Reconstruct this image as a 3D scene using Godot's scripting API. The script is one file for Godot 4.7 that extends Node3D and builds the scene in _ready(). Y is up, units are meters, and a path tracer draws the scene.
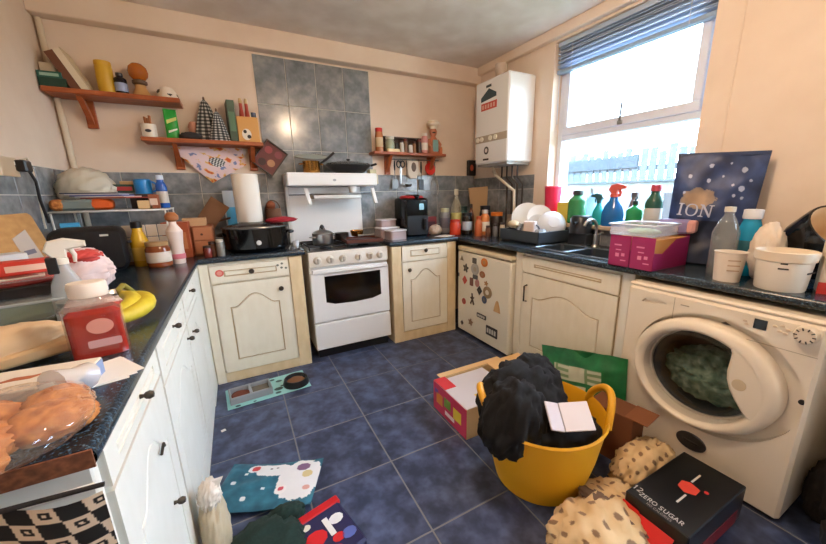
extends Node3D
# A cluttered kitchen: x runs right along the back wall, y up, z towards the viewer. Units are metres.
const TOP := 0.93
const W := 3.30
const CEIL := 2.55
const BACK := 4.3
var mats := {}
var rng := RandomNumberGenerator.new()

# ------------------------------------------------------------------ camera, sky, light
func setup_view():
	var cam := Camera3D.new()
	cam.name = "camera"
	cam.projection = Camera3D.PROJECTION_FRUSTUM
	cam.near = 0.05
	cam.far = 100.0
	cam.size = 0.05 * 544.0 / 345.2347
	cam.frustum_offset = Vector2((413.0 - 427.0479) / 345.2347 * 0.05, -(272.0 - 277.5643) / 345.2347 * 0.05)
	cam.position = Vector3(0.9225, 1.3298, 3.2473)
	cam.basis = Basis(Vector3.UP, -0.4971) * Basis(Vector3.RIGHT, -0.2391) * Basis(Vector3.BACK, -0.0168)
	add_child(cam)
	cam.current = true
	var we := WorldEnvironment.new()
	we.name = "world"
	var env := Environment.new()
	var sky := Sky.new()
	var sm := ProceduralSkyMaterial.new()
	sm.sky_top_color = Color(0.76, 0.88, 1.0)
	sm.sky_horizon_color = Color(0.86, 0.94, 1.0)
	sm.ground_bottom_color = Color(0.35, 0.36, 0.36)
	sm.ground_horizon_color = Color(0.6, 0.62, 0.62)
	sm.energy_multiplier = 24.0
	sky.sky_material = sm
	env.background_mode = Environment.BG_SKY
	env.sky = sky
	env.ambient_light_source = Environment.AMBIENT_SOURCE_SKY
	env.tonemap_mode = Environment.TONE_MAPPER_LINEAR
	env.tonemap_exposure = 1.24
	env.sdfgi_enabled = true
	env.ssao_enabled = true
	env.ssil_enabled = true
	we.environment = env
	add_child(we)

func build_lamp():
	# unseen warm bulb lighting the room, mirrored in the tiles above the cooker
	var t = thing("unseen_pendant_lamp", "unseen bare warm bulb hanging on a short cord from the ceiling, out of view", "lamp", Vector3(1.75, CEIL, 2.4))
	var st = S(); lathe(st, [Vector2(0, 0), Vector2(0.05, 0), Vector2(0.045, -0.02), Vector2(0.01, -0.03), Vector2(0, -0.03)], 20); part("ceiling_rose", st, m("white_plastic"), t)
	st = S(); tube(st, [Vector3(0, -0.03, 0), Vector3(0, -0.13, 0)], 0.004, 6); part("cord", st, m("white_plastic"), t)
	st = S(); lathe(st, [Vector2(0, -0.19), Vector2(0.02, -0.19), Vector2(0.02, -0.13), Vector2(0, -0.125)], 16); part("bulb_holder", st, m("white_plastic"), t)
	var g := StandardMaterial3D.new()
	g.albedo_color = Color(1, 0.9, 0.75); g.emission_enabled = true; g.emission = Color(1.0, 0.74, 0.42); g.emission_energy_multiplier = 12.0
	st = S(); lathe(st, [Vector2(0, -0.3), Vector2(0.02, -0.295), Vector2(0.033, -0.27), Vector2(0.034, -0.25), Vector2(0.024, -0.215), Vector2(0.014, -0.19)], 20); part("light_bulb", st, g, t)
	var l := OmniLight3D.new()
	l.name = "lamp_light"; l.light_color = Color(1.0, 0.87, 0.74); l.light_energy = 1.0; l.omni_range = 12.0; l.omni_attenuation = 2.0
	l.light_size = 0.06; l.shadow_enabled = true; l.position = Vector3(0, -0.26, 0)
	t.add_child(l)

# ------------------------------------------------------------------ nodes
func named(parent: Node, called: String) -> String:
	if not parent.has_node(NodePath(called)): return called
	var k := 1
	while parent.has_node(NodePath("%s_%03d" % [called, k])): k += 1
	return "%s_%03d" % [called, k]
var counts := {}
func numbered(parent: Node, called: String) -> String:
	var key := str(parent.get_instance_id()) + called
	var k: int = counts.get(key, 0)
	counts[key] = k + 1
	return called if k == 0 else "%s_%03d" % [called, k]
func tag(o: Node, label: String, cat: String, group := ""):
	o.set_meta("label", label); o.set_meta("category", cat)
	if group != "": o.set_meta("group", group)
func thing(called: String, label: String, cat: String, pos := Vector3.ZERO, ry := 0.0, group := "") -> Node3D:
	var o := Node3D.new()
	o.name = numbered(self, called)
	add_child(o)
	o.position = pos; o.rotation.y = deg_to_rad(ry)
	tag(o, label, cat, group)
	return o
func part(called: String, st, mat: Material, parent: Node, pos := Vector3.ZERO, rot := Vector3.ZERO, label := "") -> MeshInstance3D:
	var o := MeshInstance3D.new()
	o.name = numbered(parent, called)
	if st is SurfaceTool:
		st.generate_normals()
		o.mesh = st.commit()
	else:
		o.mesh = st
	o.material_override = mat
	o.position = pos
	o.rotation_degrees = rot
	parent.add_child(o)
	if label != "": o.set_meta("label", label)
	return o
func single(called, label, cat, st, mat, pos := Vector3.ZERO, rot := Vector3.ZERO, group := "") -> MeshInstance3D:
	var o := part(called, st, mat, self, pos, rot)
	tag(o, label, cat, group)
	return o
func struct(called: String, st, mat: Material, pos := Vector3.ZERO, label := "") -> MeshInstance3D:
	var o := part(called, st, mat, self, pos)
	o.set_meta("kind", "structure")
	if label != "": o.set_meta("label", label)
	return o

# ------------------------------------------------------------------ shapes
func S() -> SurfaceTool:
	var st := SurfaceTool.new()
	st.begin(Mesh.PRIMITIVE_TRIANGLES)
	st.set_smooth_group(-1)
	return st
func face(st: SurfaceTool, pts: Array, out: Vector3):
	for i in range(1, pts.size() - 1):
		var a: Vector3 = pts[0]; var b: Vector3 = pts[i]; var c: Vector3 = pts[i + 1]
		if (b - a).cross(c - a).dot(out) > 0.0:
			st.add_vertex(a); st.add_vertex(c); st.add_vertex(b)
		else:
			st.add_vertex(a); st.add_vertex(b); st.add_vertex(c)
func box(st: SurfaceTool, c: Vector3, s: Vector3, b := 0.0, xf := Transform3D.IDENTITY):
	st.set_smooth_group(-1)
	var h := s * 0.5
	b = min(b, min(h.x, min(h.y, h.z)) * 0.9)
	var v := {}
	for sx in [-1, 1]:
		for sy in [-1, 1]:
			for sz in [-1, 1]:
				v[[sx, sy, sz, 0]] = xf * (c + Vector3(sx * h.x, sy * (h.y - b), sz * (h.z - b)))
				v[[sx, sy, sz, 1]] = xf * (c + Vector3(sx * (h.x - b), sy * h.y, sz * (h.z - b)))
				v[[sx, sy, sz, 2]] = xf * (c + Vector3(sx * (h.x - b), sy * (h.y - b), sz * h.z))
	var bs := xf.basis
	for s1 in [-1, 1]:
		face(st, [v[[s1, -1, -1, 0]], v[[s1, 1, -1, 0]], v[[s1, 1, 1, 0]], v[[s1, -1, 1, 0]]], bs * Vector3(s1, 0, 0))
		face(st, [v[[-1, s1, -1, 1]], v[[1, s1, -1, 1]], v[[1, s1, 1, 1]], v[[-1, s1, 1, 1]]], bs * Vector3(0, s1, 0))
		face(st, [v[[-1, -1, s1, 2]], v[[1, -1, s1, 2]], v[[1, 1, s1, 2]], v[[-1, 1, s1, 2]]], bs * Vector3(0, 0, s1))
	if b > 0.0:
		for s1 in [-1, 1]:
			for s2 in [-1, 1]:
				face(st, [v[[s1, s2, -1, 0]], v[[s1, s2, 1, 0]], v[[s1, s2, 1, 1]], v[[s1, s2, -1, 1]]], bs * Vector3(s1, s2, 0))
				face(st, [v[[s1, -1, s2, 0]], v[[s1, 1, s2, 0]], v[[s1, 1, s2, 2]], v[[s1, -1, s2, 2]]], bs * Vector3(s1, 0, s2))
				face(st, [v[[-1, s1, s2, 1]], v[[1, s1, s2, 1]], v[[1, s1, s2, 2]], v[[-1, s1, s2, 2]]], bs * Vector3(0, s1, s2))
				for s3 in [-1, 1]:
					face(st, [v[[s1, s2, s3, 0]], v[[s1, s2, s3, 1]], v[[s1, s2, s3, 2]]], bs * Vector3(s1, s2, s3))
# a box given by its two corners
func bx(st: SurfaceTool, a: Vector3, b: Vector3, bev := 0.0, xf := Transform3D.IDENTITY):
	box(st, (a + b) * 0.5, (b - a).abs(), bev, xf)
func B(a: Vector3, b: Vector3, bev := 0.0) -> SurfaceTool:
	var st := S(); bx(st, a, b, bev); return st
func lathe(st: SurfaceTool, prof: Array, n := 20, off := Vector3.ZERO, sx := 1.0, sz := 1.0, xf := Transform3D.IDENTITY):
	var g := 1
	for i in prof.size() - 1:
		if i > 0:
			var d0: Vector2 = (prof[i] - prof[i - 1]).normalized(); var d1: Vector2 = (prof[i + 1] - prof[i]).normalized()
			if d0.dot(d1) < 0.8: g += 1
		st.set_smooth_group(g)
		for k in n:
			var a0 := TAU * k / n; var a1 := TAU * (k + 1) / n
			var q := []
			for e in [[prof[i], a0], [prof[i + 1], a0], [prof[i + 1], a1], [prof[i], a1]]:
				q.append(xf * (off + Vector3(e[0].x * cos(e[1]) * sx, e[0].y, e[0].x * sin(e[1]) * sz)))
			for tr in [[0, 1, 2], [0, 2, 3]]:
				var a: Vector3 = q[tr[0]]; var b: Vector3 = q[tr[1]]; var c: Vector3 = q[tr[2]]
				if (b - a).cross(c - a).length_squared() < 1e-16: continue
				st.add_vertex(a); st.add_vertex(b); st.add_vertex(c)
	st.set_smooth_group(-1)
func L(prof: Array, n := 20, sx := 1.0, sz := 1.0) -> SurfaceTool:
	var st := S(); lathe(st, prof, n, Vector3.ZERO, sx, sz); return st
func tube(st: SurfaceTool, pts: Array, r, n := 8, flat := 1.0):
	var rings := []
	var up := Vector3.UP
	var d0: Vector3 = (pts[1] - pts[0]).normalized()
	if abs(d0.dot(up)) > 0.9: up = Vector3.RIGHT
	var nrm := (up - d0 * up.dot(d0)).normalized()
	for i in pts.size():
		var d: Vector3 = (pts[min(i + 1, pts.size() - 1)] - pts[max(i - 1, 0)]).normalized()
		nrm = (nrm - d * nrm.dot(d)).normalized()
		var bn := d.cross(nrm)
		var rad: float = r[i] if r is Array else r
		var ring := []
		for k in n:
			var a := TAU * k / n
			ring.append(pts[i] + (nrm * cos(a) * flat + bn * sin(a)) * rad)
		rings.append(ring)
	st.set_smooth_group(1)
	for i in rings.size() - 1:
		for k in n:
			var k2 := (k + 1) % n
			face(st, [rings[i][k], rings[i + 1][k], rings[i + 1][k2], rings[i][k2]], (rings[i][k] + rings[i + 1][k2]) * 0.5 - (pts[i] + pts[i + 1]) * 0.5)
	st.set_smooth_group(-1)
	face(st, rings[0], pts[0] - pts[1])
	face(st, rings[-1], pts[-1] - pts[-2])
func T(pts: Array, r, n := 8, flat := 1.0) -> SurfaceTool:
	var st := S(); tube(st, pts, r, n, flat); return st
func arc(c: Vector3, u: Vector3, v: Vector3, a0: float, a1: float, n: int) -> Array:
	var o := []
	for i in n + 1:
		var a := deg_to_rad(lerp(a0, a1, float(i) / n))
		o.append(c + u * cos(a) + v * sin(a))
	return o
# polygon in XY pushed out along +Z from 0 to d, front edge bevelled
func prism(st: SurfaceTool, poly: PackedVector2Array, d: float, bev := 0.0, xf := Transform3D.IDENTITY, smooth := false):
	if Geometry2D.is_polygon_clockwise(poly): poly.reverse()
	var n := poly.size()
	var inn := PackedVector2Array()
	for i in n:
		var e0 := (poly[i] - poly[(i + n - 1) % n]).normalized(); var e1 := (poly[(i + 1) % n] - poly[i]).normalized()
		var n0 := Vector2(-e0.y, e0.x); var n1 := Vector2(-e1.y, e1.x)
		var mt := (n0 + n1)
		mt = mt / max(0.25, mt.length_squared() * 0.5) if mt.length() > 0.01 else n0
		inn.append(poly[i] + mt * bev)
	var bs := xf.basis
	var idx := Geometry2D.triangulate_polygon(poly)
	st.set_smooth_group(-1)
	for k in range(0, idx.size(), 3):
		var f := []; var g := []
		for j in 3:
			var q := inn[idx[k + j]]; var q0 := poly[idx[k + j]]
			f.append(xf * Vector3(q.x, q.y, d)); g.append(xf * Vector3(q0.x, q0.y, 0))
		face(st, f, bs * Vector3(0, 0, 1)); face(st, g, bs * Vector3(0, 0, -1))
	if smooth: st.set_smooth_group(2)
	for i in n:
		var j := (i + 1) % n
		var e := poly[j] - poly[i]
		var out := bs * Vector3(e.y, -e.x, 0)
		face(st, [xf * Vector3(poly[i].x, poly[i].y, 0), xf * Vector3(poly[j].x, poly[j].y, 0), xf * Vector3(poly[j].x, poly[j].y, d - bev), xf * Vector3(poly[i].x, poly[i].y, d - bev)], out)
		if bev > 0.0:
			face(st, [xf * Vector3(poly[i].x, poly[i].y, d - bev), xf * Vector3(poly[j].x, poly[j].y, d - bev), xf * Vector3(inn[j].x, inn[j].y, d), xf * Vector3(inn[i].x, inn[i].y, d)], out.normalized() + bs * Vector3(0, 0, 1))
	st.set_smooth_group(-1)
func PR(poly: Array, d: float, bev := 0.0, smooth := false) -> SurfaceTool:
	var st := S(); prism(st, PackedVector2Array(poly), d, bev, Transform3D.IDENTITY, smooth); return st
func ell(cx: float, cy: float, rx: float, ry: float, n := 28) -> Array:
	var o := []
	for i in n: o.append(Vector2(cx + rx * cos(TAU * i / n), cy + ry * sin(TAU * i / n)))
	return o
func rrect(x0: float, y0: float, x1: float, y1: float, r: float, n := 5) -> Array:
	var o := []
	for c in [[x1 - r, y1 - r, 0], [x0 + r, y1 - r, 90], [x0 + r, y0 + r, 180], [x1 - r, y0 + r, 270]]:
		for i in n + 1:
			var a := deg_to_rad(c[2] + 90.0 * i / n)
			o.append(Vector2(c[0] + r * cos(a), c[1] + r * sin(a)))
	return o
# a parametric sheet with UVs; f(u, v) gives a point
func sheet(st: SurfaceTool, f: Callable, nu: int, nv: int, wrap := false):
	st.set_smooth_group(3)
	for i in nu:
		for j in nv:
			var q := []
			for e in [[i, j], [i + 1, j], [i + 1, j + 1], [i, j + 1]]:
				var u := float(e[0]) / nu; var v := float(e[1]) / nv
				q.append([f.call(u, v), Vector2(u, 1.0 - v)])
			for tr in [[0, 2, 1], [0, 3, 2]]:
				if (q[tr[1]][0] - q[tr[0]][0]).cross(q[tr[2]][0] - q[tr[0]][0]).length_squared() < 1e-18: continue
				for k in tr:
					st.set_uv(q[k][1]); st.add_vertex(q[k][0])
var nz := FastNoiseLite.new()
func noise(p: Vector3, f: float, s := 0) -> float:
	nz.seed = s; nz.frequency = f; nz.fractal_octaves = 2
	return nz.get_noise_3dv(p)
# a crumpled heap: an ellipsoid with folds; lower half flattened to y = lo
func heap(r: Vector3, amp: float, freq: float, s: int, lo := -1e9, nu := 40, nv := 24, squash := 2.0, fold := Vector3.ONE) -> SurfaceTool:
	var st := S()
	sheet(st, func(u, v):
		var a: float = u * TAU; var b: float = (v - 0.5) * PI
		var ca: float = cos(a); var sa: float = sin(a); var cb: float = cos(b); var sb: float = sin(b)
		var q := Vector3(sb, sign(sa) * pow(abs(sa), 2.0 / squash) * cb, sign(ca) * pow(abs(ca), 2.0 / squash) * cb)
		var d = 1.0 + amp * (1.0 - 2.0 * abs(noise(q * fold, freq, s))) + amp * 0.5 * noise(q * fold, freq * 1.3, s + 1)
		var p = q * d * r
		p.y = max(p.y, lo)
		return p, nu, nv)
	return st
# a filled bag: front and back sheets that meet at the rim, w by h, bulge d, standing on y = 0
func pouch(w0: float, w1: float, h: float, d: float, s: int, amp := 0.006, flatbase := true) -> SurfaceTool:
	var st := S()
	for side in [1.0, -1.0]:
		sheet(st, func(u, v):
			var uu: float = u if side > 0 else 1.0 - u
			var ww: float = lerp(w0, w1, v)
			var e: float = pow(max(0.0, sin(PI * u)), 0.55) * (pow(max(0.0, 1.0 - v), 0.6) if flatbase else pow(max(0.0, sin(PI * v)), 0.5))
			var x: float = (uu - 0.5) * ww
			var y: float = v * h
			var k = noise(Vector3(x, y, side) * 6.0, 1.0, s) * amp * 2.0 * min(1.0, 6.0 * u * (1.0 - u)) * min(1.0, 6.0 * v)
			return Vector3(x, y, side * (d * 0.5 * e + 0.001) + k), 20, 24)
	return st
func text(txt: String, size: float, mat: Material, parent: Node, pos: Vector3, rot := Vector3.ZERO, serif := false, depth := 0.0012):
	var tm := TextMesh.new()
	var f := SystemFont.new()
	f.font_names = PackedStringArray(["Droid Serif" if serif else "Droid Sans"])
	tm.font = f; tm.text = txt; tm.font_size = 32; tm.pixel_size = size / 32.0; tm.depth = depth
	return part("lettering", tm, mat, parent, pos, rot)

# ------------------------------------------------------------------ materials
func mk(key: String, c: Color, rough := 0.55, metal := 0.0) -> StandardMaterial3D:
	var a := StandardMaterial3D.new()
	a.albedo_color = c; a.roughness = rough; a.metallic = metal
	mats[key] = a
	return a
func m(key: String) -> Material: return mats[key]
func c(r: int, g: int, b: int, rough := 0.55, metal := 0.0) -> Material:
	var key := "c%d_%d_%d_%.2f_%.2f" % [r, g, b, rough, metal]
	if not mats.has(key): mk(key, Color8(r, g, b), rough, metal)
	return mats[key]
func glassy(r: int, g: int, b: int, alpha: float, rough := 0.08) -> Material:
	var key := "g%d_%d_%d_%.2f" % [r, g, b, alpha]
	if not mats.has(key):
		var a := mk(key, Color(r / 255.0, g / 255.0, b / 255.0, alpha), rough)
		a.transparency = BaseMaterial3D.TRANSPARENCY_ALPHA
	return mats[key]
func tex(w: int, h: int, f: Callable) -> ImageTexture:
	var im := Image.create(w, h, false, Image.FORMAT_RGB8)
	for y in h:
		for x in w: im.set_pixel(x, y, f.call(x, y))
	return ImageTexture.create_from_image(im)
var noise_images := {}
func tile_noise(x: int, y: int, n: int, f: float, s: int) -> float:
	# noise that repeats over n pixels, about -0.5 .. 0.5
	var key := "%d_%.2f_%d" % [n, f, s]
	if not noise_images.has(key):
		var q := FastNoiseLite.new()
		q.seed = s; q.frequency = f * 1.6 / n; q.fractal_octaves = 4; q.noise_type = FastNoiseLite.TYPE_SIMPLEX_SMOOTH
		noise_images[key] = q.get_seamless_image(n, n, false, false, 0.2, true).get_data()
	return noise_images[key][(y % n) * n + (x % n)] / 255.0 - 0.5
func triplanar(key: String, t: Texture2D, scale: float, rough := 0.6, world := true) -> StandardMaterial3D:
	var a := mk(key, Color.WHITE, rough)
	a.albedo_texture = t; a.uv1_triplanar = true; a.uv1_world_triplanar = world; a.uv1_scale = Vector3.ONE * scale
	return a
func printed(key: String, t: Texture2D, rough := 0.5) -> StandardMaterial3D:
	var a := mk(key, Color.WHITE, rough)
	a.albedo_texture = t
	return a
func lerp3(a: Color, b: Color, t: float) -> Color: return a.lerp(b, clamp(t, 0.0, 1.0))
func materials():
	triplanar("plaster", tex(256, 256, func(x, y): return lerp3(Color8(227, 207, 187), Color8(238, 221, 203), 0.5 + 0.9 * tile_noise(x, y, 256, 1.6, 3) + 0.25 * tile_noise(x, y, 256, 9.0, 4))), 0.6, 0.85)
	triplanar("ceiling_paint", tex(128, 128, func(x, y): return lerp3(Color8(230, 218, 206), Color8(244, 235, 226), 0.5 + 1.6 * tile_noise(x, y, 128, 4.0, 8))), 0.5, 0.9)
	for k in 3:
		triplanar("wall_tile_%d" % k, tex(192, 192, func(x, y): return lerp3(Color8(108 + 5 * k, 115 + 4 * k, 121 + 3 * k), Color8(152 + 4 * k, 157 + 3 * k, 161 + 2 * k), 0.5 + 1.3 * tile_noise(x, y, 192, 2.4, 20 + k) + 0.4 * tile_noise(x, y, 192, 8.0, 30 + k))), 1.9, 0.18)
	for k in 3:
		triplanar("floor_tile_%d" % k, tex(256, 256, func(x, y):
			var a: float = 0.5 + 1.3 * tile_noise(x, y, 256, 2.6, 40 + k) + 0.5 * tile_noise(x, y, 256, 9.0, 50 + k)
			return lerp3(Color8(40, 49, 74), Color8(82, 95, 128), a)), 1.6, 0.42)
	mk("grout", Color8(128, 128, 130), 0.9)
	mk("tile_grout", Color8(196, 194, 186), 0.85)
	triplanar("worktop", tex(256, 256, func(x, y):
		var a: float = tile_noise(x, y, 256, 16.0, 60); var b: float = tile_noise(x, y, 256, 24.0, 61); var d: float = tile_noise(x, y, 256, 6.0, 62)
		var q := lerp3(Color8(24, 34, 44), Color8(44, 60, 74), 0.5 + 1.4 * d)
		if a > 0.1: q = lerp3(q, Color8(104, 130, 146), (a - 0.1) * 4.0)
		if b < -0.15: q = lerp3(q, Color8(8, 12, 18), 0.8)
		return q), 3.6, 0.22)
	triplanar("cream", tex(128, 256, func(x, y): return lerp3(Color8(228, 219, 196), Color8(241, 235, 217), 0.55 + 0.5 * tile_noise(x, y, 256, 1.5, 70) + 0.5 * tile_noise(x * 6, y, 256, 3.0, 71))), 1.1, 0.42)
	triplanar("white_door", tex(128, 256, func(x, y): return lerp3(Color8(229, 226, 214), Color8(242, 240, 231), 0.55 + 0.5 * tile_noise(x, y, 256, 1.5, 72) + 0.4 * tile_noise(x * 6, y, 256, 3.0, 73))), 1.1, 0.4)
	triplanar("pine_trim", tex(128, 256, func(x, y): return lerp3(Color8(212, 188, 144), Color8(232, 212, 174), 0.5 + 0.8 * tile_noise(x * 5, y, 256, 2.5, 76))), 1.2, 0.5)
	triplanar("shelf_wood", tex(256, 128, func(x, y): return lerp3(Color8(140, 68, 34), Color8(190, 104, 56), 0.5 + 0.9 * tile_noise(x, y * 7, 256, 2.5, 80))), 1.6, 0.42)
	triplanar("board_wood", tex(256, 128, func(x, y): return lerp3(Color8(186, 134, 78), Color8(216, 168, 108), 0.5 + 0.9 * tile_noise(x, y * 6, 256, 2.5, 82))), 2.0, 0.6)
	triplanar("chipboard", tex(128, 128, func(x, y): return lerp3(Color8(98, 56, 36), Color8(150, 94, 62), 0.5 + 1.4 * tile_noise(x, y, 128, 9.0, 84))), 4.0, 0.85)
	triplanar("fence_wood", tex(64, 128, func(x, y): return lerp3(Color8(62, 72, 78), Color8(84, 94, 100), 0.5 + tile_noise(x * 4, y, 128, 2.0, 86))), 0.8, 0.9)
	triplanar("lawn", tex(128, 128, func(x, y): return lerp3(Color8(84, 110, 70), Color8(120, 140, 96), 0.5 + tile_noise(x, y, 128, 6.0, 88))), 0.5, 0.95)
	triplanar("black_cloth", tex(128, 128, func(x, y): return lerp3(Color8(9, 9, 11), Color8(20, 20, 23), 0.5 + tile_noise(x, y, 128, 10.0, 90))), 4.0, 0.95, false)
	triplanar("green_cloth", tex(128, 128, func(x, y): return lerp3(Color8(14, 34, 30), Color8(28, 56, 48), 0.5 + tile_noise(x, y, 128, 10.0, 91))), 4.0, 0.95, false)
	triplanar("bread", tex(128, 128, func(x, y): return lerp3(Color8(152, 78, 28), Color8(222, 154, 84), 0.5 + 1.4 * tile_noise(x, y, 128, 4.0, 92))), 5.0, 0.7, false)
	triplanar("banana_skin", tex(128, 128, func(x, y):
		var q := lerp3(Color8(196, 172, 34), Color8(222, 204, 66), 0.5 + tile_noise(x, y, 128, 3.0, 94))
		return lerp3(q, Color8(110, 84, 30), (tile_noise(x, y, 128, 12.0, 95) - 0.38) * 6.0)), 6.0, 0.5, false)
	mk("white_plastic", Color8(238, 237, 232), 0.4)
	mk("appliance", Color8(236, 236, 234), 0.3)
	mk("fridge_white", Color8(228, 222, 204), 0.35)
	mk("washer_white", Color8(232, 222, 204), 0.35)
	mk("upvc", Color8(226, 233, 248), 0.35)
	for k in 3:
		var sl := mk("blind_slat_%d" % k, Color8(196 - 14 * k, 212 - 12 * k, 232 - 8 * k), 0.4)
		sl.backlight_enabled = true; sl.backlight = Color(0.3, 0.36, 0.42)
	mk("black_plastic", Color8(20, 21, 24), 0.35)
	mk("black_gloss", Color8(12, 13, 15), 0.12)
	mk("steel", Color8(190, 190, 188), 0.28, 1.0)
	mk("dark_steel", Color8(120, 120, 118), 0.35, 1.0)
	mk("copper", Color8(196, 140, 70), 0.25, 1.0)
	mk("pewter", Color8(74, 68, 60), 0.4, 0.8)
	mk("iron", Color8(26, 26, 27), 0.6)
	mk("paper", Color8(236, 233, 226), 0.85)
	mk("card", Color8(176, 130, 84), 0.85)
	var pane := mk("pane", Color(0.92, 0.97, 1.0, 0.06), 0.02); pane.transparency = BaseMaterial3D.TRANSPARENCY_ALPHA

# ------------------------------------------------------------------ the room
func build_room():
	# floor
	var fl = struct("floor", B(Vector3(-0.2, -0.12, -0.2), Vector3(W + 0.25, -0.002, BACK + 0.2)), m("grout"), Vector3.ZERO, "slate blue tiled kitchen floor")
	var xs := []; var zs := []
	var x := 0.238 - 0.408
	while x < W: xs.append(x); x += 0.408
	xs.append(x)
	var z := 0.975 - 0.43 * 3
	while z < BACK: zs.append(z); z += 0.43
	zs.append(z)
	for i in xs.size() - 1:
		for j in zs.size() - 1:
			var a := Vector3(max(xs[i], 0.0) + 0.0028, -0.006, max(zs[j], 0.0) + 0.0028); var b := Vector3(min(xs[i + 1], W) - 0.0028, 0.0, min(zs[j + 1], BACK) - 0.0028)
			if b.x - a.x < 0.02 or b.z - a.z < 0.02: continue
			part("tile", B(a, b, 0.0025), m("floor_tile_%d" % ((i * 7 + j * 5 + i * j) % 3)), fl)
	struct("ceiling", B(Vector3(-0.2, CEIL, -0.2), Vector3(W + 0.25, CEIL + 0.15, BACK + 0.2)), m("ceiling_paint"), Vector3.ZERO, "off-white plaster ceiling")
	var wl = struct("wall_left", B(Vector3(-0.2, 0, -0.2), Vector3(0, CEIL, BACK + 0.2)), m("plaster"), Vector3.ZERO, "cream plaster wall beside the left worktop")
	var wb = struct("wall_back", B(Vector3(0, 0, -0.2), Vector3(W, CEIL, 0)), m("plaster"), Vector3.ZERO, "cream plaster wall behind the cooker")
	struct("wall_rear", B(Vector3(0, 0, BACK), Vector3(W, CEIL, BACK + 0.2)), m("plaster"), Vector3.ZERO, "cream plaster wall behind the viewer")
	# window wall, opening z 1.05..2.14, y 1.08..2.46
	var st := S()
	bx(st, Vector3(W, 0, -0.2), Vector3(W + 0.25, CEIL, 1.05))
	bx(st, Vector3(W, 0, 2.14), Vector3(W + 0.25, CEIL, 3.14))
	bx(st, Vector3(W, 2.06, 3.14), Vector3(W + 0.25, CEIL, 4.22))
	bx(st, Vector3(W, 0, 4.22), Vector3(W + 0.25, CEIL, BACK + 0.2))
	bx(st, Vector3(W, 0, 1.05), Vector3(W + 0.25, 1.05, 2.14))
	bx(st, Vector3(W, 2.46, 1.05), Vector3(W + 0.25, CEIL, 2.14))
	var wr = struct("wall_right", st, m("plaster"), Vector3.ZERO, "cream plaster wall around the window")
	# boxing along the tops of the walls
	struct("trim_1", B(Vector3(0, 2.405, 0), Vector3(W, CEIL, 0.1), 0.006), m("plaster"), Vector3.ZERO, "plastered boxing along the top of the back wall")
	struct("trim_2", B(Vector3(W - 0.05, 2.475, 0.1), Vector3(W, CEIL, BACK), 0.006), m("plaster"), Vector3.ZERO, "plastered boxing above the window")
	struct("trim_3", T([Vector3(0.026, TOP, 0.026), Vector3(0.026, 2.4, 0.026)], 0.017, 10), c(214, 200, 176, 0.5), Vector3.ZERO, "painted pipe in the corner")
	struct("trim_4", B(Vector3(W - 0.006, 1.05, 2.262), Vector3(W, 2.475, 2.27), 0.002), m("plaster"), Vector3.ZERO, "plaster edge beside the window")
	# wall tiles
	var xt := [0.02]
	for k in 14: xt.append(0.251 + 0.2335 * k)
	xt[-1] = W
	var rows := [[1.355, 1.51], [1.012, 1.355], [0.90, 1.012]]
	var k := 0
	struct_grout(wb, Vector3(0, 0.9, 0), Vector3(W, 1.51, 0.003)); struct_grout(wb, Vector3(1.187, 1.51, 0), Vector3(2.121, 2.392, 0.003))
	for i in xt.size() - 1:
		var rr := rows.duplicate()
		if xt[i] > 1.1 and xt[i + 1] < 2.2: rr = [[2.043, 2.392], [1.699, 2.043], [1.355, 1.699], rows[1], rows[2]]
		for r in rr:
			k += 1
			part("tile", B(Vector3(xt[i] + 0.0025, r[0] + 0.0025, 0), Vector3(xt[i + 1] - 0.0025, r[1] - 0.0025, 0.007), 0.0015), m("wall_tile_%d" % ((k * 5 + i) % 3)), wb)
	struct_grout(wl, Vector3(0, 0.9, 0), Vector3(0.003, 1.51, 2.65))
	for i in 11:
		var z0: float = max(0.01, 0.065 + 0.235 * i); var z1 := 0.065 + 0.235 * (i + 1)
		for r in rows:
			k += 1
			part("tile", B(Vector3(0, r[0] + 0.0025, z0 + 0.0025), Vector3(0.007, r[1] - 0.0025, z1 - 0.0025), 0.0015), m("wall_tile_%d" % ((k * 5 + i) % 3)), wl)
	struct_grout(wr, Vector3(W - 0.003, 0.9, 0), Vector3(W, 1.48, 0.9)); struct_grout(wr, Vector3(W - 0.003, 0.9, 0.9), Vector3(W, 1.045, 2.75))
	for i in 12:
		var z0: float = max(0.01, 0.905 - 0.2335 * (4 - i)); var z1 := 0.905 - 0.2335 * (3 - i)
		if z1 < 0.02: continue
		for r in ([[1.355, 1.48], [1.012, 1.355], [0.90, 1.012]] if i < 4 else [[0.90, 1.045]]):
			k += 1
			part("tile", B(Vector3(W - 0.007, r[0] + 0.0025, z0 + 0.0025), Vector3(W, r[1] - 0.0025, z1 - 0.0025), 0.0015), m("wall_tile_%d" % ((k * 5 + i) % 3)), wr)

func struct_grout(parent, a: Vector3, b: Vector3):
	part("grout", B(a, b), m("tile_grout"), parent)

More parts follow.
